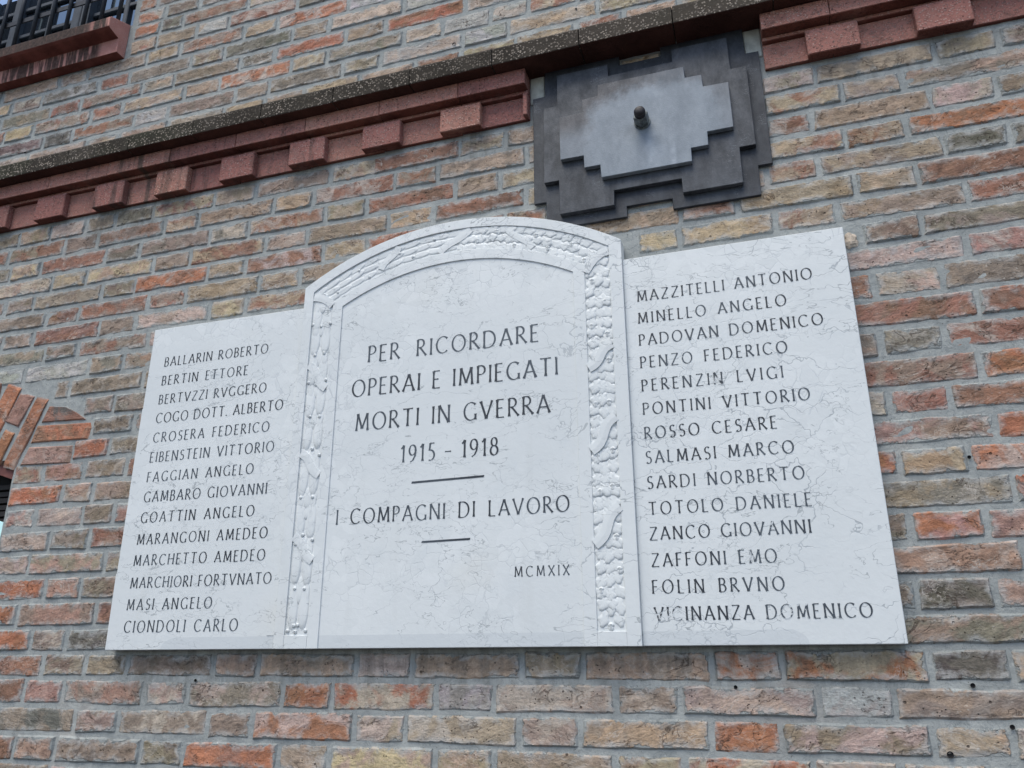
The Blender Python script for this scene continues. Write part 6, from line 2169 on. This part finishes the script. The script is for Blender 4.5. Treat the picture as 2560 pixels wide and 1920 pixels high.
def stroke(poly, h, weight, V, F, ox, oz, y, wr, wear):
    pts = []
    for i in range(len(poly) - 1):      # subdivide straight runs so the ends can flare
        a, b = poly[i], poly[i + 1]; l = math.dist(a, b)
        m = 1 if len(poly) > 6 and l < .12 else 5
        for k in range(m): pts.append((a[0] + (b[0] - a[0]) * k / m, a[1] + (b[1] - a[1]) * k / m))
    pts.append(poly[-1])
    closed = math.dist(poly[0], poly[-1]) < 1e-6
    n = len(pts); L, Rr = [], []; acc = [0]
    for i in range(1, n): acc.append(acc[-1] + math.dist(pts[i], pts[i - 1]))
    for i, (x, z) in enumerate(pts):
        a = pts[i - 1] if i else (pts[-2] if closed else pts[0]); b = pts[i + 1] if i < n - 1 else (pts[1] if closed else pts[-1])
        dx, dz = b[0] - a[0], b[1] - a[1]; l = math.hypot(dx, dz) or 1; dx /= l; dz /= l
        # pen angle: uprights and back-slanting strokes thick, bars and forward slants thin
        th = abs(dz * math.cos(.30) - dx * math.sin(.30)) if True else 0
        wd = (.042 + .088 * th ** 1.3) * weight
        if not closed:
            e = min(acc[i], acc[-1] - acc[i])
            if e < .07: wd *= 1 + .55 * (1 - e / .07)
        wd += rnd.uniform(-.004, .004)
        L.append((x - dz * wd / 2, z + dx * wd / 2)); Rr.append((x + dz * wd / 2, z - dx * wd / 2))
    k = len(V)
    for p in L + Rr: V.append((ox + p[0] * h, y, oz + p[1] * h)); wr.append(wear)
    for i in range(n - 1): F.append((k + i, k + n + i, k + n + i + 1, k + i + 1))
def inscription(text, x0, x1, zb, h, y, parent, weight=1., gap=None, wears={}, cond=.90):
    words = text.split(' ')
    nat = sum(G[c][0] * h for c in text if c != ' ') * cond; nl = sum(len(q) - 1 for q in words); nw = len(words) - 1
    # letter gap g, word gap = r * g
    r_ = gap if gap else 3.2
    g = (x1 - x0 - nat) / (nl + nw * r_)
    sx = cond
    W_ = r_ * g
    if nw and W_ < .36 * h:
        W_ = .36 * h; g = (x1 - x0 - nat - nw * W_) / max(1, nl)
    if nl and g < .085 * h:
        g = .085 * h; sx = cond * (x1 - x0 - g * nl - nw * W_) / nat
    V, F, wr = [], [], []; x = x0; ci = 0
    for wi, wd in enumerate(words):
        for li, c in enumerate(wd):
            gw, st = G[c]; jz = rnd.uniform(-.012, .012) * h; yj = y - .00001 * ci
            for s_i, s_ in enumerate(st):
                stroke([(p[0] * sx, p[1]) for p in s_], h, weight * rnd.uniform(.93, 1.07), V, F, x, zb + jz, yj - .00004 * s_i, wr, wears.get(ci, wears.get('all', 0.)))
            x += gw * sx * h + (g if li < len(wd) - 1 else 0); ci += 1
        x += W_; ci += 1
    o = fromdata('inscription_line', V, F, [M['paint']], parent); o['label'] = 'line of lettering reading ' + text
    a_ = o.data.attributes.new('wear', 'FLOAT', 'POINT'); a_.data.foreach_set('value', wr)
YW, YC = -.0356, -.0411
for t, x0, x1, zb, h in (('BALLARIN ROBERTO', .0593, .4074, .7861, .0275), ('BERTIN ETTORE', .0597, .3491, .7283, .0275), ('BERTVZZI RVGGERO', .0589, .4148, .6712, .0272),
  ('COGO DOTT. ALBERTO', .059, .4731, .6150, .0285), ('CROSERA FEDERICO', .0595, .437, .5580, .0276), ('EIBENSTEIN VITTORIO', .0582, .4577, .5011, .028),
  ('FAGGIAN ANGELO', .0588, .4014, .4451, .0275), ('GAMBARO GIOVANNI', .0585, .4493, .3890, .0285), ('GOATTIN ANGELO', .0588, .4175, .3324, .028),
  ('MARANGONI AMEDEO', .0572, .4639, .2740, .0277), ('MARCHETTO AMEDEO', .0565, .4634, .2182, .0276), ('MARCHIORI FORTVNATO', .0568, .4882, .1602, .0273),
  ('MASI ANGELO', .0561, .3202, .1045, .0275), ('CIONDOLI CARLO', .0575, .4042, .0484, .0288)):
    inscription(t, x0, x1, zb, h, YW, lw, .92)
for t, x0, x1, zb, h, gp in (('PER RICORDARE', .7245, 1.1905, .7182, .0452, 4.5), ('OPERAI E IMPIEGATI', .6831, 1.2374, .6259, .0455, 3.6), ('MORTI IN GVERRA', .6996, 1.2163, .5330, .0452, 3.6),
  ('1915 - 1918', .8313, 1.0861, .4402, .0430, 2.6), ('I COMPAGNI DI LAVORO', .6630, 1.2573, .2952, .0369, 4.0), ('MCMXIX', 1.1267, 1.2536, .1549, .0225, None)):
    inscription(t, x0, x1, zb, h, YC, cs, .86, gp)
for t, x0, x1, zb, wr in (('MAZZITELLI ANTONIO', 1.4374, 1.8334, .7909, {}), ('MINELLO ANGELO', 1.4364, 1.772, .7338, {2: .5}), ('PADOVAN DOMENICO', 1.436, 1.8433, .6774, {}),
  ('PENZO FEDERICO', 1.4358, 1.7618, .6210, {}), ('PERENZIN LVIGI', 1.4358, 1.7468, .5635, {7: .6}), ('PONTINI VITTORIO', 1.4355, 1.7958, .5073, {}), ('ROSSO CESARE', 1.4357, 1.7215, .4498, {}),
  ('SALMASI MARCO', 1.4354, 1.7502, .3933, {}), ('SARDI NORBERTO', 1.4354, 1.7647, .3358, {}), ('TOTOLO DANIELE', 1.4351, 1.7724, .2783, {}), ('ZANCO GIOVANNI', 1.4339, 1.7644, .2233, {7: .5, 10: .7}),
  ('ZAFFONI EMO', 1.4345, 1.6914, .1664, {9: .7}), ('FOLIN BRVNO', 1.4329, 1.7003, .1105, {}), ('VICINANZA DOMENICO', 1.4343, 1.8581, .0553, {0: .8, 1: .8, 2: .95, 3: .3, 10: .85, 11: .9, 12: .85})):
    inscription(t, x0, x1, zb, .0276, YW, lw2, .95, None, wr)
def rule(x0, x1, z0, z1, t):
    V = [(x0, YC, z0 - t / 2), (x1, YC, z1 - t / 2), (x1 + .001, YC, z1 + t / 2), (x0 + .001, YC, z0 + t / 2)]
    o = fromdata('inscription_rule', V, [(0, 1, 2, 3)], [M['paint']], cs)
    a_ = o.data.attributes.new('wear', 'FLOAT', 'POINT'); a_.data.foreach_set('value', [0.] * 4)
rule(.8635, 1.0512, .3878, .3908, .0050); rule(.8955, 1.0181, .2428, .2445, .0046)

# ------------------------------------------------------------------ rubble chip wedged at the plaque's corner
def lump(name, c, s_, mat, parent=None, seed=1):
    bm = bmesh.new(); bmesh.ops.create_icosphere(bm, subdivisions=3, radius=1)
    for v in bm.verts:
        n_ = mnoise.noise(v.co * 1.6 + Vector((seed, 0, 0))) * .35 + mnoise.noise(v.co * 5 + Vector((seed, 9, 0))) * .14
        v.co *= 1 + n_; v.co = Vector((c[0] + v.co.x * s_[0], c[1] + v.co.y * s_[1], c[2] + v.co.z * s_[2]))
    me = bpy.data.meshes.new(name); bm.to_mesh(me); bm.free(); return link(name, me, parent, [mat])
lump('stone_chip', (1.929, .002, .890), (.017, .010, .020), M['stone'], wall, 3)['label'] = 'cream stone chip in the mortar at the top right corner of the plaque'

# ------------------------------------------------------------------ barred upper window and its sill
win = thing('barred_window', 'dark casement window behind round iron bars above the red sill, upper left', 'window', (-.9, .12, 2.185))
yf = .115
def fr(name, L): return boxes(name, L, [M['frame']], win, bevel=.003)
fr('frame', [(-1.45, -1.395, yf - .02, yf + .05, 2.185, 2.67), (-.407, -.3521, yf - .02, yf + .05, 2.185, 2.67), (-1.395, -.407, yf - .02, yf + .05, 2.185, 2.235)])
fr('casement_stile', [(-.772, -.732, yf - .032, yf + .012, 2.236, 2.66)]); fr('casement_stile', [(-.728, -.688, yf - .032, yf + .012, 2.236, 2.66)])
fr('casement_stile', [(-1.11, -1.075, yf - .03, yf + .012, 2.236, 2.66)])
fr('glazing_bar', [(-.530, -.508, yf - .012, yf + .012, 2.236, 2.66)]); fr('glazing_bar', [(-.930, -.908, yf - .012, yf + .012, 2.236, 2.66)]); fr('glazing_bar', [(-1.26, -1.238, yf - .012, yf + .012, 2.236, 2.66)])
for a_, b_ in ((-.6878, -.5302), (-.5078, -.4072), (-.9078, -.7722), (-1.0748, -.9302), (-1.2378, -1.1102), (-1.3948, -1.2602)):
    fr('glazing_bar', [(a_, b_, yf - .010, yf + .010, 2.418, 2.438)]); fr('glazing_bar', [(a_, b_, yf - .010, yf + .010, 2.560, 2.580)])
    o = boxes('pane', [(a_, b_, yf + .002, yf + .006, 2.2355, 2.66)], [M['glass']], win)
boxes('room_interior', [(-1.45, -.3521, .24, .25, 2.185, 2.68)], [M['dark']], win)
def rod(name, a, b, r_, mats, parent, n=10):
    a, b = Vector(a), Vector(b); d_ = (b - a); q = d_.to_track_quat('Z', 'Y'); V, F = [], []
    for p in (a, b):
        for i in range(n):
            t = 2 * math.pi * i / n; V.append(tuple(p + q @ Vector((r_ * math.cos(t), r_ * math.sin(t), 0))))
    F = [(i, (i + 1) % n, (i + 1) % n + n, i + n) for i in range(n)] + [tuple(range(n - 1, -1, -1)), tuple(range(n, 2 * n))]
    o = fromdata(name, V, F, mats, parent); o.data.polygons.foreach_set('use_smooth', [len(p.vertices) == 4 for p in o.data.polygons]); return o
for k in range(13):
    x = -.380 - k * .0832
    if x > -1.44: rod('grille_bar', (x, -.040, 2.150), (x, -.040, 2.72), .0075, [M['bar']], win)
boxes('grille_crossbar', [(-1.44, -.35, -.0335, -.0285, 2.318, 2.340)], [M['bar']], win, bevel=.001)
sill = thing('window_sill', 'projecting pink sill with black water stains below the barred window', 'window sill', (-.9, 0, 2.03))
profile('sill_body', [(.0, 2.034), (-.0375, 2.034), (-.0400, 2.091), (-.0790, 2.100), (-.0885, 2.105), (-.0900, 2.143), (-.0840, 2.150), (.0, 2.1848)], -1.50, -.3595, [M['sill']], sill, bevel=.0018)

# ------------------------------------------------------------------ arched opening, lower left
aw = thing('arched_window', 'dark slatted opening with a red frame under the brick arch at the left edge', 'window', (-1.115, .08, -.6))
n = 24; pts = [(-1.751 + (1.272) * i / n) for i in range(n + 1)]
def archz(x, r_=RI - .004): return AC[1] + math.sqrt(r_ * r_ - (x - AC[0]) ** 2)
V, F = [], []
for x in pts:
    zt = archz(x)
    for (y, z) in ((.010, zt), (.010, zt - .034), (.095, zt - .036), (.095, zt)): V.append((x, y, z))
for i in range(n):
    for k in range(4): F.append((i * 4 + k, i * 4 + (k + 1) % 4, (i + 1) * 4 + (k + 1) % 4, (i + 1) * 4 + k))
F += [(3, 2, 1, 0), (n * 4, n * 4 + 1, n * 4 + 2, n * 4 + 3)]
o = fromdata('arched_head', V, F, [M['red_frame']], aw)
bm = bmesh.new(); bm.from_mesh(o.data); bmesh.ops.recalc_face_normals(bm, faces=bm.faces); bm.to_mesh(o.data); bm.free()
for k in range(6):
    z = .500 - k * .021
    boxes('slat', [(-1.75, -.480, .062 + (k % 2) * .004, .078, z - .016, z)], [M['slat']], aw, bevel=.001)
boxes('backing', [(-1.75, -.480, .080, .090, -1.2, .62)], [M['dark']], aw)
V, F = [], []; nx, nz = 40, 12
for j in range(nz + 1):
    for i in range(nx + 1):
        x = -1.72 + (1.236) * i / nx; z = -.9 + (1.285 - .030 * math.sin(i * .5) ** 2 - .012 * ((nx - i) / nx)) * j / nz
        V.append((x, .035 + .012 * math.sin(i * .9 + j * .3), z))
for j in range(nz):
    for i in range(nx):
        q = j * (nx + 1) + i; F.append((q, q + 1, q + nx + 2, q + nx + 1))
sh = fromdata('hanging_sheet', V, F, [M['pale_cloth']], None, smooth=True); tag(sh, 'pale blue sheet hanging in the arched opening at the left edge', 'cloth')
m = sh.modifiers.new('thickness', 'SOLIDIFY'); m.thickness = .002
